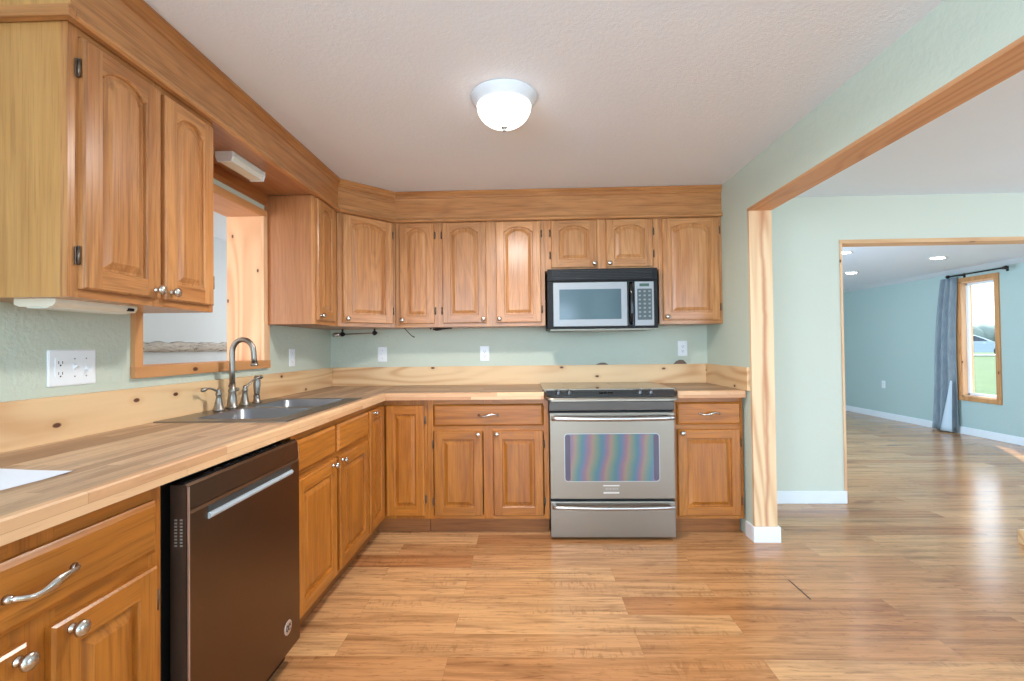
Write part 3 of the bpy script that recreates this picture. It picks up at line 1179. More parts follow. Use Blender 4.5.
# ------------------------------------------------------------------ range
rg = thing('range', 'stainless slide-in electric range with oven between the base cabinets', 'range', (1.682, -0.69, 0))
RWID = 0.780
m = MB()
m.box(0.004, RWID - 0.004, 0.03, 0.665, 0.03, 0.895)
m.box(0.05, RWID - 0.05, 0.06, 0.12, 0, 0.03)
m.box(0.05, RWID - 0.05, 0.5, 0.56, 0, 0.03)
m.build('body', MATBLK, rg)
m = MB()
m.box(-0.038, RWID + 0.038, 0.085, 0.668, 0.930, 0.938, c=0.003)
ckt = m.build('cooktop', BLACKG, rg)
for (bx_, by_, br_) in ((0.2, 0.22, 0.1), (0.56, 0.22, 0.08), (0.2, 0.5, 0.075), (0.56, 0.5, 0.105)):
    m = MB()
    n = 40
    ro = [(bx_ + br_ * math.cos(2 * PI * i / n), by_ + br_ * math.sin(2 * PI * i / n), 0.9384) for i in range(n)]
    ri = [(bx_ + (br_ - 0.003) * math.cos(2 * PI * i / n), by_ + (br_ - 0.003) * math.sin(2 * PI * i / n), 0.9384) for i in range(n)]
    m.loft([ro, ri], 0, False, False)
    m.build('burner_ring', DKGREY, ckt)
# control panel: black glass strip sloping to the front inside a rounded steel bezel
def bez(y):
    """half-width shrink at depth y for the rounded front corners"""
    t = max(0.0, min(1.0, (0.055 - (y + 0.015)) / 0.055))
    return 0.055 * (1 - math.sqrt(max(0.0, 1 - t * t)))


XA, XB = -0.031, RWID + 0.033
m = MB()
rings_t, rings_b = [], []
ys = [0.086, 0.06, 0.04, 0.02, 0.008, 0.0, -0.006, -0.010, -0.013, -0.015]
outline = [(XA + bez(y), y) for y in ys] + [(XB - bez(y), y) for y in reversed(ys)]
zt = lambda y: 0.892 + (y + 0.015) * 0.42
m.loft([[(x, y, zt(y) - 0.022 if y < 0.03 else 0.9263) for x, y in outline], [(x, y, max(zt(y) - 0.010, 0.9265 if y > 0.03 else 0)) for x, y in outline], [(x * 1.0 + (0.004 if x < 0.3 else -0.004), y + 0.004, zt(y)) for x, y in outline]], 0, False, True)
m.build('control_bezel', STEEL_X, rg)
m = MB()
y0_, y1_ = -0.004, 0.080
ins = lambda y: bez(y - 0.008) + 0.012
ol2 = [(XA + ins(y), y) for y in (y1_, 0.06, 0.04, 0.02, 0.010, y0_)] + [(XB - ins(y), y) for y in (y0_, 0.010, 0.02, 0.04, 0.06, y1_)]
m.loft([[(x, y, zt(y) + 0.0002) for x, y in ol2], [(x, y, zt(y) + 0.0026) for x, y in ol2]], 0, False, True)
cpn = m.build('control_panel', simple('range_panel_grey', rgb(58, 62, 65), 0.18), rg)
m = MB()
m.box(-0.031, RWID + 0.033, 0.078, 0.088, 0.9305, 0.9400, c=0.002)
m.build('front_trim', STEEL_X, rg)
m = MB()
for x0, x1 in ((0.318, 0.345), (0.349, 0.366), (0.374, 0.408)):
    m.loft([[(x0, 0.028, zt(0.028) + 0.0028), (x1, 0.028, zt(0.028) + 0.0028), (x1, 0.046, zt(0.046) + 0.0028), (x0, 0.046, zt(0.046) + 0.0028)],
            [(x0, 0.028, zt(0.028) + 0.0032), (x1, 0.028, zt(0.028) + 0.0032), (x1, 0.046, zt(0.046) + 0.0032), (x0, 0.046, zt(0.046) + 0.0032)]], 0, False, True)
m.build('display', simple('range_display', rgb(4, 5, 6), 0.1), cpn)
ax = Vector((0, -0.387, 0.922))
for kx in (0.058, 0.128, 0.574, 0.642):
    m = MB()
    m.lathe([(0.017, 0), (0.017, 0.004), (0.0135, 0.006), (0.012, 0.018), (0.010, 0.020), (0, 0.0205)], (kx, 0.034, zt(0.034) + 0.0026), ax, 20)
    m.box(kx - 0.003, kx + 0.003, 0.022, 0.046, zt(0.034) + 0.014, zt(0.034) + 0.031, c=0.001)
    m.build('knob', simple('range_knob', rgb(96, 96, 98), 0.3, 0.9), cpn)
m = MB()
m.prism([(0.012, 0.806), (0.006, 0.812), (0.004, 0.864), (0.03, 0.872), (0.03, 0.806)], 'x', 0.0, RWID)
m.build('front_apron', brushed('dark_apron_steel', rgb(92, 86, 82), 0.38, 'x', 0.03), rg)
# oven door with framed window
m = MB()
DX0, DX1, DZ_0, DZ_1 = 0.001, RWID - 0.001, 0.258, 0.797
m.box(DX0, DX1, 0.0, 0.028, DZ_0, DZ_1, c=0.004)
od = m.build('oven_door', STEEL_X, rg)


def rrect(x0, x1, z0, z1, r, n=6):
    out = []
    for cx, cz, a0 in ((x1 - r, z1 - r, 0), (x0 + r, z1 - r, PI / 2), (x0 + r, z0 + r, PI), (x1 - r, z0 + r, 1.5 * PI)):
        for i in range(n + 1):
            a = a0 + i / n * PI / 2
            out.append((cx + r * math.cos(a), cz + r * math.sin(a)))
    return out


def plate(m, x0, x1, z0, z1, r, yf, yb, mi=0, n=6):
    L = rrect(x0, x1, z0, z1, r, n)
    m.loft([[(x, yb, z) for x, z in L], [(x, yf, z) for x, z in L]], mi, False, True)


m = MB()
a_, b_ = rrect(0.090, 0.684, 0.366, 0.668, 0.022), rrect(0.094, 0.680, 0.370, 0.664, 0.019)
m.loft([[(x, 0.001, z) for x, z in a_], [(x, -0.004, z) for x, z in a_], [(x, -0.004, z) for x, z in b_], [(x, 0.001, z) for x, z in b_]], 0, False, False)
m.build('window_trim', simple('polished_trim', rgb(176, 176, 176), 0.4, 1.0), od)
m = MB()
plate(m, 0.092, 0.682, 0.368, 0.666, 0.020, -0.002, 0.001)
ow = m.build('oven_window', RAINBOW, od)
m = MB()
WBAND = simple('dark_window_band', rgb(76, 64, 82), 0.12)
plate(m, 0.097, 0.128, 0.374, 0.660, 0.014, -0.0024, -0.0019)
m.build('window_border', WBAND, ow)
m = MB()
plate(m, 0.646, 0.677, 0.374, 0.660, 0.014, -0.0024, -0.0019)
m.build('window_border', WBAND, ow)


def bar_handle(parent, x0, x1, z, y_face, out, r):
    m = MB()
    n = 24
    path, rad = [], []
    for i in range(n + 1):
        u = -1 + 2 * i / n
        path.append(((x0 + x1) / 2 + u * (x1 - x0) / 2, y_face - out - 0.012 * (1 - u * u), z - 0.004 * (1 - u * u)))
        rad.append((r * 0.9, r))
    m.tube(path, rad, 12)
    for s in (x0 + 0.012, x1 - 0.012):
        m.box(s - 0.012, s + 0.012, y_face - out - 0.004, y_face + 0.002, z - r * 0.9, z + r * 0.9, c=0.004)
    return m.build('handle', simple('handle_steel', rgb(192, 190, 188), 0.30, 1.0), parent)


bar_handle(od, 0.012, RWID - 0.016, 0.768, 0.0, 0.034, 0.0155)
m = MB()
# raised maker's plate below the window: two bright bars with a fainter line of lettering between
m.box(0.330, 0.432, -0.0015, 0.001, 0.338, 0.345, c=0.0005)
m.box(0.332, 0.430, -0.0012, 0.001, 0.292, 0.302, c=0.0005)
bd = m.build('badge', simple('badge_metal', rgb(214, 212, 210), 0.3, 0.9), od)
m = MB()
x = 0.345
for wdt in (0.007, 0.006, 0.003, 0.008, 0.003, 0.007, 0.006, 0.004, 0.007):
    m.box(x, x + wdt, -0.001, 0.001, 0.316, 0.328)
    x += wdt + 0.0035
m.build('lettering', simple('badge_print', rgb(164, 160, 156), 0.35, 0.8), bd)
m = MB()
m.box(0.001, RWID - 0.001, 0.0, 0.028, 0.018, 0.242, c=0.004)
dwr = m.build('storage_drawer', STEEL_X, rg)
bar_handle(dwr, 0.012, RWID - 0.016, 0.216, 0.0, 0.030, 0.011)

# ------------------------------------------------------------------ microwave
mw = thing('microwave', 'black and silver over-the-range microwave under the short cabinet', 'microwave', (1.694, -0.40, 0))
m = MB()
m.box(0, 0.757, 0.015, 0.398, 1.336, 1.752, c=0.004)
m.build('case', BLACK, mw)
m = MB()
m.box(0.0, 0.757, 0.0, 0.016, 1.668, 1.752, c=0.003)
vg = m.build('vent_grille', BLACK, mw)
for k in range(6):
    m = MB()
    m.box(0.034, 0.722, -0.005, 0.001, 1.680 + k * 0.011, 1.686 + k * 0.011, c=0.001)
    m.build('slat', simple('slat_black', rgb(26, 26, 28), 0.45) if k == 0 else bpy.data.materials['slat_black'], vg)
m = MB()
m.box(0.0, 0.757, 0.0, 0.016, 1.336, 1.666, c=0.003)
m.build('front_frame', BLACK, mw)
m = MB()
m.box(0.038, 0.546, -0.014, 0.001, 1.352, 1.656, c=0.004)
md = m.build('door', MWSTEEL, mw)
m = MB()
plate(m, 0.080, 0.504, 1.400, 1.608, 0.004, -0.0155, -0.0138)
wd = m.build('door_window', MWGLASS, md)
m = MB()
path = [(0.571, -0.012, 1.362), (0.571, -0.030, 1.385), (0.571, -0.040, 1.44), (0.571, -0.042, 1.505), (0.571, -0.040, 1.57), (0.571, -0.030, 1.625), (0.571, -0.012, 1.648)]
m.tube(path, [(0.011, 0.009)] * 7, 12)
m.box(0.550, 0.594, -0.010, 0.001, 1.352, 1.656, c=0.003)
m.build('handle', simple('gloss_black', rgb(18, 18, 20), 0.12), md)
m = MB()
m.box(0.598, 0.728, -0.012, 0.001, 1.352, 1.656, c=0.004)
cp = m.build('control_panel', MWSTEEL, mw)
m = MB()
plate(m, 0.614, 0.714, 1.392, 1.606, 0.004, -0.0132, -0.0115)
kpd = m.build('keypad', KEYPAD, cp)
for rr_ in range(7):
    for cc_ in range(3):
        m = MB()
        z = 1.588 - rr_ * 0.0285
        xx = 0.631 + cc_ * 0.033
        plate(m, xx - 0.008, xx + 0.008, z - 0.006, z + 0.006, 0.004, -0.0138, -0.0130, 0, 3)
        m.build('button', KEYS, kpd)
m = MB()
plate(m, 0.630, 0.696, 1.622, 1.642, 0.002, -0.0130, -0.0115)
m.build('display', LCD, cp)
m = MB()
m.box(0.02, 0.737, 0.03, 0.39, 1.326, 1.336)
m.box(0.17, 0.52, 0.08, 0.25, 1.320, 1.327, c=0.002)
m.build('underside', simple('grey_underside', rgb(150, 142, 128), 0.4, 0.6), mw)

# ------------------------------------------------------------------ dishwasher (front towards +X)
dwm = thing('dishwasher', 'dark stainless dishwasher standing open-edged beside the near drawer cabinet', 'dishwasher', (0.64, -2.424, 0), PI / 2)
m = MB()
m.box(0.0, 0.604, 0.075, 0.60, 0.02, 0.872)
m.box(0.05, 0.1, 0.1, 0.2, 0.0, 0.02)
m.box(0.5, 0.55, 0.1, 0.2, 0.0, 0.02)
m.build('tub', MATBLK, dwm)
m = MB()
# door slab with a recess strip near the top: lower panel, upper panel tilted back a touch
m.prism([(0.0, 0.085), (0.0, 0.778), (0.006, 0.786), (0.002, 0.790), (0.006, 0.852), (0.012, 0.858), (0.052, 0.858), (0.052, 0.085)], 'x', 0.003, 0.603)
ddr = m.build('door', DARKST, dwm)
m = MB()
m.box(0.003, 0.603, 0.014, 0.050, 0.8575, 0.862, c=0.001)
tp = m.build('control_strip', BLACKG, ddr)
m = MB()
for k in range(9):
    m.box(0.10 + k * 0.045, 0.125 + k * 0.045, 0.024, 0.032, 0.8618, 0.8626)
m.build('touch_marks', DKGREY, tp)
m = MB()
# pocket handle: bright angled channel
hx0, hx1 = 0.074, 0.540
m.prism([(-0.008, 0.744), (-0.010, 0.750), (-0.007, 0.757), (0.001, 0.759), (0.001, 0.741), (-0.003, 0.741)], 'x', hx0, hx1)
m.build('handle', simple('bright_aluminium', rgb(190, 200, 208), 0.3, 0.35), ddr)
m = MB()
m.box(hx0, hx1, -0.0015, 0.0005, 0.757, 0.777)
m.build('pocket', simple('pocket_shadow_grey', rgb(86, 92, 94), 0.35, 0.7), ddr)  # flat dark plate; the recess's shade is put into its grey
m = MB()
m.box(-0.0005, 0.0032, -0.0005, 0.004, 0.085, 0.852)
m.build('edge_strip', simple('edge_bright', rgb(214, 194, 182), 0.3, 0.8), ddr)
m = MB()
m.box(-0.0015, 0.003, 0.006, 0.050, 0.085, 0.856)
m.build('side_panel', simple('bronze_side', rgb(96, 76, 62), 0.4, 0.7), ddr)
m = MB()
for a in range(2):
    for k in range(9):
        z = 0.765 - k * 0.0085
        m.box(-0.0025, -0.0012, 0.016 + a * 0.015, 0.023 + a * 0.015, z - 0.002, z + 0.002)
m.build('vent_slots', simple('vent_light', rgb(170, 160, 150), 0.4, 0.4), ddr)
m = MB()
m.lathe([(0.026, 0), (0.026, 0.002), (0.022, 0.0026), (0.0, 0.0026)], (0.512, 0.0005, 0.178), (0, -1, 0), 32)
bdg = m.build('badge', simple('badge_pale', rgb(206, 188, 176), 0.3, 0.6), ddr)
m = MB()
for cx_, s_ in ((0.503, 1), (0.519, -1)):
    pth = []
    for i in range(16):
        a = i / 15 * 1.75 * PI + (0.3 if s_ > 0 else 0.0)
        pth.append((cx_ + 0.0070 * math.cos(a), -0.0025, 0.178 + 0.0105 * math.sin(a)))
    m.tube(pth, 0.0016, 6)
m.tube([(0.500, -0.0025, 0.166), (0.511, -0.0025, 0.178), (0.525, -0.0025, 0.190)], 0.0014, 6)
m.build('monogram', simple('badge_dark', rgb(70, 52, 42), 0.4, 0.3), bdg)
m = MB()
m.box(0.003, 0.603, 0.06, 0.072, 0.0, 0.083)
m.build('kick_plate', BLACK, dwm)

# ------------------------------------------------------------------ sink and faucet
BOWL = simple('bowl_steel', rgb(140, 146, 152), 0.34, 0.75)
sk = thing('sink', 'stainless double-bowl sink set into the left worktop', 'sink', (0.0, 0.0, CT))
KX0, KX1, KY0, KY1 = 0.040, 0.578, -1.800, -0.945
B1 = (0.150, 0.512, -1.742, -1.394)
B2 = (0.150, 0.512, -1.356, -0.985)
m = MB()
z1 = 0.006
xs = [KX0, B1[0], B1[1], KX1]
ys = [KY0, B1[2], B1[3], B2[2], B2[3], KY1]
for i in range(3):
    for j in range(5):
        if i == 1 and j in (1, 3):
            continue
        m.face([(xs[i], ys[j], z1), (xs[i + 1], ys[j], z1), (xs[i + 1], ys[j + 1], z1), (xs[i], ys[j + 1], z1)])
o_ = 0.006
m.loft([[(KX0, KY0, z1), (KX1, KY0, z1), (KX1, KY1, z1), (KX0, KY1, z1)],
        [(KX0 - 0.003, KY0 - 0.003, z1 - 0.001), (KX1 + 0.003, KY0 - 0.003, z1 - 0.001), (KX1 + 0.003, KY1 + 0.003, z1 - 0.001), (KX0 - 0.003, KY1 + 0.003, z1 - 0.001)],
        [(KX0 - 0.004, KY0 - 0.004, 0.0002), (KX1 + 0.004, KY0 - 0.004, 0.0002), (KX1 + 0.004, KY1 + 0.004, 0.0002), (KX0 - 0.004, KY1 + 0.004, 0.0002)]], 0, False, False)
m.build('rim', brushed('rim_steel', rgb(136, 130, 124), 0.32, 'y', 0.04), sk)
for b in (B1, B2):
    m = MB()
    def ring(d, z, r):
        L = rrect(b[0] + d, b[1] - d, b[2] + d, b[3] - d, r, 5)
        return [(x, y, z) for x, y in L]
    L = [ring(-0.001, z1, 0.002), ring(0.000, z1, 0.05), ring(0.004, z1 - 0.006, 0.05), ring(0.012, -0.15, 0.055), ring(0.028, -0.178, 0.055), ring(0.06, -0.186, 0.05)]
    m.loft(L, 0, True, False)
    m.face(L[-1])
    bw_ = m.build('bowl', BOWL, sk)
    m = MB()
    cx_, cy2 = (b[0] + b[1]) / 2, (b[2] + b[3]) / 2
    m.lathe([(0.045, 0), (0.045, 0.002), (0.036, 0.003), (0.030, 0.0005), (0.0, 0.0005)], (cx_, cy2, -0.186), (0, 0, 1), 24)
    m.build('drain', NICKEL, bw_)

fa = thing('faucet', 'pewter two-handle gooseneck faucet behind the sink bowls', 'faucet', (0.088, -1.375, CT + z1))
m = MB()
m.lathe([(0.030, 0), (0.030, 0.006), (0.024, 0.012), (0.021, 0.04), (0.017, 0.075), (0.0185, 0.080), (0.0185, 0.088), (0.0145, 0.094), (0.0135, 0.12)], (0, 0, 0), (0, 0, 1), 24)
m.build('spout_base', PEWTER, fa)
m = MB()
Rg = 0.054
path = [(0, 0, 0.11), (0, 0, 0.19), (0, 0, 0.272)]
for i in range(1, 17):
    a = PI - i / 16 * PI
    path.append((Rg + Rg * math.cos(a), 0.0, 0.272 + 0.064 * math.sin(a)))
path.append((2 * Rg + 0.002, 0.0, 0.245))
path.append((2 * Rg + 0.004, 0.0, 0.222))
m.tube(path, [0.0128] * (len(path) - 1) + [0.0138], 14)
m.lathe([(0.013, 0), (0.0175, -0.010), (0.0188, -0.016), (0.014, -0.018), (0.0, -0.018)], (2 * Rg + 0.004, 0.0, 0.223), (-0.06, 0, 1), 18)
m.build('gooseneck_spout', PEWTER, fa)
m = MB()
m.lathe([(0.004, 0), (0.004, 0.014), (0.009, 0.016), (0.009, 0.024), (0.0, 0.026)], (0.0, 0.014, 0.088), (0.2, 1, 0.0), 12)
m.build('side_button', PEWTER, fa)
for dy, ang, ln, up2 in ((-0.102, -1.95, 0.066, 0.004), (0.102, 1.25, 0.092, 0.040)):
    m = MB()
    m.lathe([(0.0265, 0), (0.0265, 0.005), (0.022, 0.012), (0.015, 0.045), (0.0105, 0.068), (0.0135, 0.073), (0.0135, 0.082), (0.009, 0.088), (0.0105, 0.094), (0.006, 0.102), (0.0, 0.104)], (0, dy, 0), (0, 0, 1), 22)
    h = m.build('handle', PEWTER, fa)
    m = MB()
    ca, sa = math.cos(ang), math.sin(ang)
    pts_, rr2 = [], []
    for i in range(9):
        u = i / 8
        d = 0.004 + ln * u
        pts_.append((d * ca, dy + d * sa, 0.088 + 0.018 * math.sin(u * PI * 0.8) + up2 * u))
        rr2.append(0.0058 - 0.0012 * math.sin(u * PI) + (0.003 if i > 6 else 0))
    m.tube(pts_, rr2, 10)
    e_ = Vector(pts_[-1])
    m.lathe([(0.0085, 0), (0.0100, 0.004), (0.0095, 0.010), (0.0, 0.012)], e_, (ca, sa, 0.1), 14)
    m.build('lever', PEWTER, h)
sp_o = thing('sink_sprayer', 'pewter side sprayer standing right of the faucet handles', 'sprayer', (0.088, -1.165, CT + z1))
m = MB()
m.lathe([(0.024, 0), (0.024, 0.005), (0.018, 0.010), (0.0155, 0.030), (0.0165, 0.034), (0.0165, 0.04)], (0, 0, 0), (0, 0, 1), 20)
m.build('holder', PEWTER, sp_o)
m = MB()
m.lathe([(0.012, 0.036), (0.014, 0.05), (0.0165, 0.085), (0.0165, 0.11), (0.013, 0.128), (0.0145, 0.134), (0.013, 0.142), (0.007, 0.146), (0.0, 0.147)], (0, 0, 0), (0, 0, 1), 20)
m.box(0.010, 0.020, -0.005, 0.005, 0.085, 0.125, c=0.002)
m.build('spray_wand', PEWTER, sp_o)

# ------------------------------------------------------------------ ceiling dome light and recessed lights
lp = thing('ceiling_light', 'white flush-mount dome ceiling light glowing over the kitchen floor', 'light', (1.455, -1.556, H))
m = MB()
m.lathe([(0.149, 0), (0.149, -0.006), (0.143, -0.012), (0.140, -0.022), (0.131, -0.028), (0.127, -0.038), (0.120, -0.044), (0.0, -0.046)], (0, 0, 0), (0, 0, 1), 48)
m.build('pan', simple('lamp_white_metal', rgb(226, 232, 238), 0.35), lp)
m = MB()
prof = [(0.121, -0.040)]
for i in range(1, 13):
    a = i / 12 * PI / 2
    prof.append((0.121 * math.cos(a), -0.044 - 0.092 * math.sin(a)))
m.lathe(prof, (0, 0, 0), (0, 0, 1), 48)
m.build('glass_dome', DOME, lp)
m = MB()
m.lathe([(0.014, -0.134), (0.015, -0.138), (0.010, -0.142), (0.006, -0.146), (0.008, -0.150), (0.006, -0.155), (0.0, -0.157)], (0, 0, 0), (0, 0, 1), 20)
m.build('finial', simple('finial_nickel', rgb(178, 178, 176), 0.35, 0.7), lp)


lb = light('lamp_bulb', 'AREA', (1.455, -1.556, H - 0.17), 28, (1.0, 0.95, 0.90), (0, 0, 0), shape='DISK', size=0.2)


def slope_z(x):
    return H if x <= 5.3 else H - (x - 5.3) / 2.12 * (H - 2.165)


rl = None
for (x, y, lab) in ((5.45, 2.20, 'round recessed light cut by the left edge of the far opening'),
                    (6.55, 2.18, 'round recessed light nearest the curtain rod in the far room'),
                    (6.35, 3.40, 'round recessed light deepest in the far room ceiling')):
    z = slope_z(x)
    if rl is None:
        rl = thing('recessed_light', lab, 'light', (x, y, z), 0, 'recessed lights in the far room')
        rl.rotation_euler = (0, 0.082, 0)
        m = MB()
        m.lathe([(0.095, 0.001), (0.095, -0.004), (0.080, -0.007), (0.068, -0.004), (0.066, 0.001)], (0, 0, 0), (0, 0, 1), 32)
        m.build('trim_ring', WHITE, rl)
        m = MB()
        m.lathe([(0.067, 0.0), (0.067, -0.003), (0.0, -0.004)], (0, 0, 0), (0, 0, 1), 32)
        m.build('lens', LED, rl)
    else:
        d = dup(rl, (x, y, z), 0, lab)
        d.rotation_euler = (0, 0.082, 0)

# strip light under the soffit
sl = thing('strip_light', 'short white fluorescent strip light under the soffit over the sink', 'light', (0.168, -1.422, 2.129))
m = MB()
m.prism([(-0.040, 0.0), (-0.040, -0.020), (0.040, -0.020), (0.040, 0.0)], 'y', -0.130, 0.130)
m.build('housing', simple('strip_white', rgb(222, 226, 222), 0.4), sl)
m = MB()
m.prism([(-0.036, -0.0195), (-0.030, -0.044), (0.030, -0.044), (0.036, -0.0195)], 'y', -0.124, 0.124)
m.build('diffuser', LENS, sl)
for s in (-1, 1):
    m = MB()
    m.prism([(-0.041, 0.0), (-0.041, -0.024), (-0.033, -0.047), (0.033, -0.047), (0.041, -0.024), (0.041, 0.0)], 'y', s * 0.123, s * 0.134)
    m.build('end_cap', WHITE, sl)
# strip light under the near cabinet
sl = thing('undercabinet_light', 'cream strip light fixed under the near left wall cabinet', 'light', (0.17, -2.245, UB))
m = MB()
m.prism([(-0.06, 0.0), (-0.06, -0.016), (-0.045, -0.022), (0.050, -0.022), (0.060, -0.012), (0.060, 0.0)], 'y', -0.138, 0.138)
m.build('housing', CREAM, sl)
m = MB()
m.prism([(-0.035, -0.021), (-0.030, -0.026), (0.030, -0.026), (0.035, -0.021)], 'y', -0.13, 0.13)
m.build('diffuser', LENS, sl)
m = MB()
m.box(0.052, 0.066, 0.10, 0.12, -0.018, -0.008, c=0.002)
m.build('rocker_switch', BLACK, sl)

# ------------------------------------------------------------------ wall plates (local frame: front towards -y)
def duplex(parent, x, z):
    m = MB()
    plate(m, x - 0.0165, x + 0.0165, z - 0.033, z + 0.033, 0.004, -0.008, -0.005)
    rec = m.build('receptacle', PLAST, parent)
    m = MB()
    for dz in (-0.018, 0.018):
        m.box(x - 0.0075, x - 0.0055, -0.0086, -0.0078, z + dz - 0.004, z + dz + 0.005)
        m.box(x + 0.0055, x + 0.0075, -0.0086, -0.0078, z + dz - 0.004, z + dz + 0.005)
        m.lathe([(0.0028, 0), (0.0028, 0.0008), (0, 0.0009)], (x, -0.0078, z + dz - 0.0095), (0, -1, 0), 8)
    m.build('slots', SLOT, rec)


def toggle(parent, x, z, up_):
    m = MB()
    m.box(x - 0.006, x + 0.006, -0.007, -0.005, z - 0.013, z + 0.013, c=0.0008)
    tz = 0.009 if up_ else -0.009
    m.prism([(-0.006, z - 0.006), (-0.006, z + 0.006), (-0.020, z + tz + 0.003), (-0.020, z + tz - 0.004)], 'x', x - 0.0042, x + 0.0042)
    t = m.build('toggle', PLAST, parent)
    m = MB()
    for dz in (-0.030, 0.030):
        m.lathe([(0.0028, 0), (0.0028, 0.001), (0, 0.0012)], (x, -0.005, z + dz), (0, -1, 0), 8)
    m.build('screws', simple('plate_screw', rgb(150, 150, 150), 0.4, 0.8), parent)


def plate_thing(name, label, cat, loc, rz, w, h, items):
    r = thing(name, label, cat, loc, rz, None)
    m = MB()
    L0, L1 = rrect(-w / 2, w / 2, -h / 2, h / 2, 0.004, 4), rrect(-w / 2 + 0.004, w / 2 - 0.004, -h / 2 + 0.004, h / 2 - 0.004, 0.003, 4)
    m.loft([[(x, 0, z) for x, z in L0], [(x, -0.003, z) for x, z in L0], [(x, -0.0055, z) for x, z in L1]], 0, False, True)
    m.build('cover_plate', PLAST, r)
    for kind, x in items:
        if kind == 'd':
            duplex(r, x, 0)
        elif kind == 'u':
            toggle(r, x, 0, True)
        else:
            toggle(r, x, 0, False)
    return r


plate_thing('switch_plate', 'triple white wall plate with an outlet and two toggle switches', 'switch', (0, -2.104, 1.163), PI / 2, 0.168, 0.121, [('d', -0.047), ('u', 0.004), ('n', 0.046)])
plate_thing('switch_plate', 'single white switch plate on the left wall right of the pass-through', 'switch', (0, -0.613, 1.163), PI / 2, 0.072, 0.116, [('u', 0)])
plate_thing('switch_plate', 'single white switch plate on the back wall near the left corner', 'switch', (0.412, 0, 1.170), 0, 0.072, 0.116, [('u', 0)])
plate_thing('wall_outlet', 'white duplex outlet midway along the back wall left of the range', 'outlet', (1.217, 0, 1.168), 0, 0.072, 0.116, [('d', 0)])
plate_thing('wall_outlet', 'white duplex outlet on the back wall right of the range', 'outlet', (2.745, 0, 1.190), 0, 0.072, 0.116, [('d', 0)])
plate_thing('wall_outlet', 'white outlet low on the blue-grey wall of the far room', 'outlet', (XF, 4.10, 0.545), -PI / 2, 0.075, 0.118, [('d', 0)])

# ------------------------------------------------------------------ bits under the wall cabinets and on the worktop
tr = thing('paper_towel_holder', 'dark paper towel rod hung under the corner wall cabinets', 'towel holder', (0.0, -0.15, 0.0))
m = MB()
m.tube([(0.165, 0, 1.327), (0.40, 0, 1.334)], 0.004, 10)
m.build('rod', simple('rod_brown', rgb(120, 92, 84), 0.4, 0.5), tr)
for bx0, bz in ((0.155, 1.327), (0.400, 1.334)):
    m = MB()
    m.lathe([(0.004, -0.018), (0.016, -0.010), (0.018, 0.0), (0.014, 0.010), (0.006, 0.020)], (bx0, 0, bz), (1, 0, 0.03), 16)
    m.box(bx0 - 0.004, bx0 + 0.004, -0.010, 0.010, bz, UB, c=0.001)
    m.build('bracket', BRONZE, tr)
m = MB()
m.lathe([(0.0, 0), (0.014, 0.002), (0.015, 0.03), (0.013, 0.055), (0.0, 0.057)], (0.082, 0, 1.323), (1, 0, 0.03), 16)
m.build('end_knob', NICKEL, tr)
m = MB()
m.tube([(0.625, -0.15, UB), (0.632, -0.15, 1.362), (0.655, -0.15, 1.335), (0.680, -0.15, 1.310), (0.702, -0.15, 1.298)], [0.003, 0.003, 0.003, 0.003, 0.005], 8)
tag(m.build('dangling_cord', BRONZE), 'short dark cord end dangling below the slim wall cabinet', 'cord')
hk = MB()
hk.tube([(0.842, -0.15, 1.358), (0.87, -0.15, 1.354), (0.91, -0.16, 1.360), (0.95, -0.15, 1.362), (0.985, -0.15, 1.362)], [0.007, 0.011, 0.009, 0.006, 0.004], 8)
hk.box(0.86, 0.93, -0.17, -0.13, 1.358, UB, c=0.002)
hk.lathe([(0.006, 0), (0.008, -0.008), (0.0, -0.012)], (0.826, -0.15, UB), (0, 0, 1), 10)
tag(hk.build('cord_bundle', BRONZE), 'black bundled cord tucked under the cabinet left of the wall outlet', 'cord')
for cx_, h_, lab in ((2.125, 0.016, 'low brown bump on the backsplash board behind the range'), (2.722, 0.032, 'taller brown bump on the backsplash board below the right outlet')):
    m = MB()
    prof = [(cx_ - 0.048, BS), (cx_ - 0.03, BS + h_ * 0.6), (cx_ - 0.005, BS + h_), (cx_ + 0.022, BS + h_ * 0.95), (cx_ + 0.040, BS + h_ * 0.4), (cx_ + 0.05, BS)]
    m.prism(prof, 'y', -0.016, -0.003)
    tag(m.build('cable_clip', BROWNP), lab, 'clip')
m = MB()
n = 8
P0, P1, P2, P3 = Vector((0.225, -2.522)), Vector((0.445, -2.548)), Vector((0.425, -2.82)), Vector((0.205, -2.80))
grid = []
for i in range(n + 1):
    row = []
    for j in range(n + 1):
        u, v = i / n, j / n
        p = (P0 * (1 - u) + P1 * u) * (1 - v) + (P3 * (1 - u) + P2 * u) * v
        z = CT + 0.0008 + 0.004 * max(0, 0.25 - v) * 4 * (0.3 + 0.7 * abs(u - 0.5))
        row.append((p.x, p.y, z))
    grid.append(row)
for i in range(n):
    for j in range(n):
        q_ = [grid[i][j], grid[i + 1][j], grid[i + 1][j + 1], grid[i][j + 1]]
        m.face(q_, 0, True)
        m.face([(x, y, z - 0.0004) for x, y, z in reversed(q_)], 0, True)
pap = tag(m.build('paper_sheet', PAPER), 'white paper sheet lying on the near end of the worktop', 'paper')
# wooden board end on the floor at the right edge
m = MB()
m.box(4.485, 4.95, -0.80, -0.72, 0.0, 0.085, c=0.006)
tag(m.build('wood_block', PINE_XZ), 'pale wood block on the floor at the right edge of the picture', 'block')

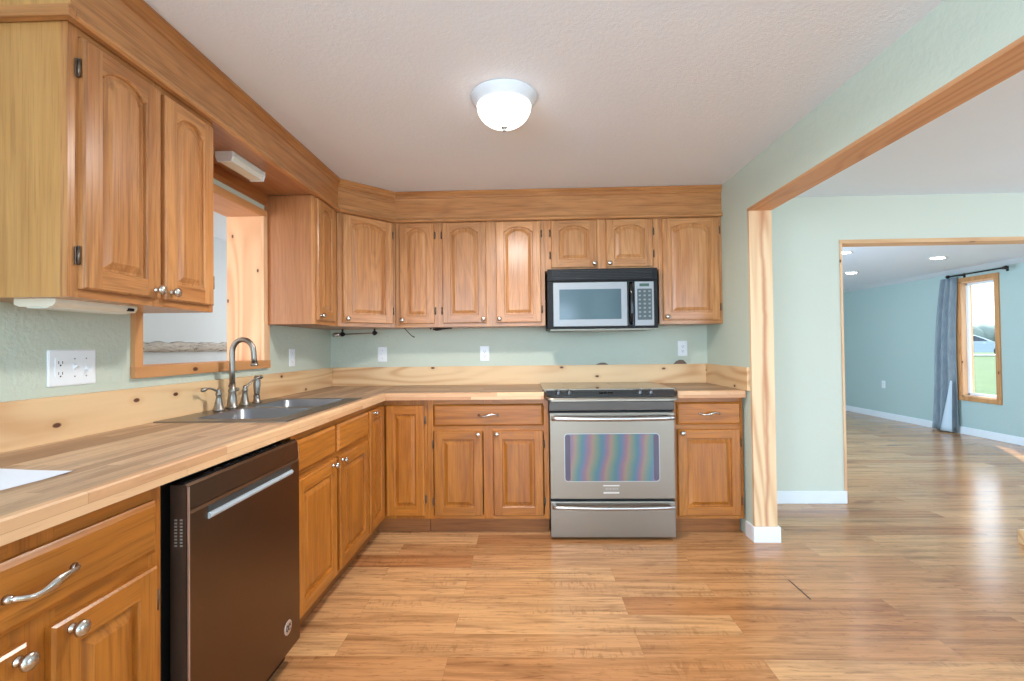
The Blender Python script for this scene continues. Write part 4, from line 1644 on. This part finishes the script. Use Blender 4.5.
# ledge in the room behind the pass-through
m = MB()
rings = []
random.seed(3)
for i in range(61):
    y = -1.2 + i * 0.05
    top = 1.292 + random.uniform(-0.008, 0.010)
    bot = 1.208 + random.uniform(-0.004, 0.004)
    out = 0.03 + random.uniform(-0.006, 0.006)
    rings.append([(-1.499, y, bot), (-1.5 + out, y, bot + 0.004), (-1.5 + out + 0.004, y, (top + bot) / 2), (-1.5 + out - 0.006, y, top - 0.012), (-1.499, y, top)])
m.loft(rings, 0, True)
tag(m.build('bark_ledge', BARK), 'rough grey bark-edged rail on the wall seen through the pass-through', 'rail')

# ------------------------------------------------------------------ curtain and rod in the far room
rd = thing('curtain_rod', 'black curtain rod with ball ends above the far window', 'curtain rod', (XF - 0.105, 0, 2.085))
m = MB()
m.tube([(0, 2.06, 0), (0, 2.755, 0)], 0.010, 12)
m.build('rod', BRONZE, rd)
for y, s in ((2.06, -1), (2.755, 1)):
    m = MB()
    m.lathe([(0.011, 0), (0.018, 0.008), (0.013, 0.014), (0.022, 0.026), (0.024, 0.036), (0.016, 0.052), (0.0, 0.056)], (0, y, 0), (0, s, 0), 16)
    m.build('finial', BRONZE, rd)
for y in (2.11, 2.66):
    m = MB()
    m.box(0.0, 0.104, y - 0.006, y + 0.006, -0.008, 0.004)
    m.box(0.098, 0.1045, y - 0.015, y + 0.015, -0.03, 0.03, c=0.002)
    m.build('bracket', BRONZE, rd)
cu = thing('curtain', 'slate grey curtain panel gathered at the left of the far window', 'curtain', (XF - 0.062, 0, 0))
m = MB()
NZ, NY = 24, 60
rf, rb_ = [], []
for i in range(NZ + 1):
    v = i / NZ
    z = 2.07 - v * 2.055
    y0 = 2.71 + 0.025 * math.sin(v * 4) + 0.05 * v
    y1 = 2.95 + 0.20 * v + 0.03 * math.sin(v * 5)
    row = []
    for j in range(NY + 1):
        u = j / NY
        amp = 0.027 + 0.012 * v
        row.append((amp * math.sin(u * 2 * PI * 3.2 + 0.5 * math.sin(v * 3)) - 0.02 * v * (1 if u > 0.5 else 0.6), y0 + (y1 - y0) * u, z + 0.006 * math.sin(u * 25) * v))
    rf.append(row)
ring_f = [[p for p in r_] + [(x + 0.004, y, z) for x, y, z in reversed(r_)] for r_ in rf]
m.loft(ring_f, 0, True, True)
m.build('cloth', CURT, cu)
m = MB()
lin_rings = []
for i in range(12):
    v = i / 11
    z = 0.70 - v * 0.68
    wd_ = 0.02 + 0.16 * v
    row = [(-0.056 - 0.012 * v + 0.008 * math.sin(k * 1.1), 2.755 + wd_ * k / 6, z) for k in range(7)]
    lin_rings.append(row + [(x + 0.004, y, zz) for x, y, zz in reversed(row)])
m.loft(lin_rings, 0, True, True)
m.build('lining', LINING, cu)

# ------------------------------------------------------------------ outdoors
m = MB()
def gz(x, y):
    d = math.hypot(x - 7, y - 1)
    return -0.38 + min(d, 40) / 40 * 0.60
N_ = 24
rr3 = [7.45, 10, 14, 20, 28, 36, 46, 70, 120, 260]
for a in range(len(rr3) - 1):
    for k in range(N_):
        t0, t1 = -PI / 2 + k / N_ * PI, -PI / 2 + (k + 1) / N_ * PI
        def Q(r_, t_):
            x, y = 7.45 + (r_ - 7.45) * math.cos(t_), 1 + (r_ - 7.45) * 1.0 * math.sin(t_) + (0 if r_ > 8 else 0)
            return (x, y, gz(x, y))
        m.face([Q(rr3[a], t0), Q(rr3[a + 1], t0), Q(rr3[a + 1], t1), Q(rr3[a], t1)])
lawn = m.build('lawn', GRASS)
tag(lawn, 'green lawn outside the far window', 'lawn', None, 'structure')
cv = Vector((33.93 - 1.542, 30.53 + 3.649, 0)).normalized()      # away from the house
cs = Vector((cv.y, -cv.x, 0))                                    # along the road, to the right
base_ = Vector((33.93, 30.53, 0))
m = MB()
a0 = base_ + cv * -0.6
pa, pb_ = a0 - cs * 40, a0 + cs * 40
pc, pd = pb_ + cv * 5.0, pa + cv * 5.0
m.face([(p.x, p.y, 0.232) for p in (pa, pb_, pc, pd)])
m.face([(p.x, p.y, 0.18) for p in (pd, pc, pb_, pa)])
tag(m.build('gravel_road', GRAVEL), 'pale gravel road beyond the lawn', 'road', None, 'structure')
# tree line
m = MB()
random.seed(11)
tc0 = Vector((1.542, -3.649, 0)) + cv * 150
for k in range(46):
    p = tc0 + cs * (k - 23) * 2.4 + cv * random.uniform(-4, 4)
    rad = random.uniform(2.7, 3.0)
    b2 = bmesh.new()
    bmesh.ops.create_icosphere(b2, subdivisions=2, radius=1.0)
    for v in b2.verts:
        s = 1 + random.uniform(-0.07, 0.07)
        v.co = Vector((p.x + v.co.x * rad * s, p.y + v.co.y * rad * s, 1.9 + v.co.z * (rad + 0.5) * s))
    for f_ in b2.faces:
        f_.smooth = True
    m.add(b2, 0)
tag(m.build('tree_line', FOLI), 'hazy green tree line on the horizon outside', 'trees', None, 'stuff')

# parked car
cr = thing('car', 'silver-blue car parked on the gravel road outside the far window', 'car', (base_.x - cs.x * 0.55 + cv.x * 0.9, base_.y - cs.y * 0.55 + cv.y * 0.9, 0.235), math.atan2(cs.y, cs.x))
prof = [(-2.2, 0.30), (-2.22, 0.62), (-2.05, 0.92), (-1.62, 1.00), (-1.2, 1.38), (-0.6, 1.50), (0.1, 1.47), (0.62, 1.22), (1.05, 0.98), (1.85, 0.84), (2.15, 0.66), (2.2, 0.36), (1.9, 0.22), (-1.9, 0.22)]
m = MB()
rings = []
for y, sx, sz in ((-0.86, 0.97, 0.0), (-0.84, 1.0, 0.0), (-0.70, 1.0, 1.0), (0.70, 1.0, 1.0), (0.84, 1.0, 0.0), (0.86, 0.97, 0.0)):
    rings.append([(x * sx, y if z < 1.01 else y * (0.86 if abs(y) > 0.75 else 0.92), z if z < 1.01 else z - (0.03 if sz == 0 else 0.0)) for x, z in prof])
m.loft(rings, 0, False, True)
m.build('body', CARP, cr)
for s in (-1, 1):
    m = MB()
    m.loft([[(x, s * (0.862 - max(0, z - 1.0) * 0.24), z) for x, z in ((-1.50, 1.02), (-1.16, 1.34), (-0.30, 1.42), (-0.30, 1.02))],
            [(x, s * (0.80 - max(0, z - 1.0) * 0.24), z) for x, z in ((-1.50, 1.02), (-1.16, 1.34), (-0.30, 1.42), (-0.30, 1.02))]], 0, False, True)
    m.loft([[(x, s * (0.862 - max(0, z - 1.0) * 0.24), z) for x, z in ((-0.20, 1.02), (-0.20, 1.42), (0.10, 1.41), (0.55, 1.18), (0.78, 1.02))],
            [(x, s * (0.80 - max(0, z - 1.0) * 0.24), z) for x, z in ((-0.20, 1.02), (-0.20, 1.42), (0.10, 1.41), (0.55, 1.18), (0.78, 1.02))]], 0, False, True)
    m.build('side_windows', CARG, cr)
for x in (-1.35, 1.35):
    for y in (-0.80, 0.80):
        m = MB()
        m.lathe([(0.20, -0.10), (0.30, -0.095), (0.325, -0.06), (0.325, 0.06), (0.30, 0.095), (0.20, 0.10)], (x, y, 0.32), (0, 1, 0), 20)
        wh = m.build('wheel', TYRE, cr)
        m = MB()
        m.lathe([(0.19, -0.104), (0.0, -0.109)], (x, y, 0.32), (0, 1, 0), 16)
        m.lathe([(0.19, 0.104), (0.0, 0.109)], (x, y, 0.32), (0, 1, 0), 16)
        m.build('hubcap', simple('hub_grey', rgb(150, 156, 164), 0.4, 0.6), wh)
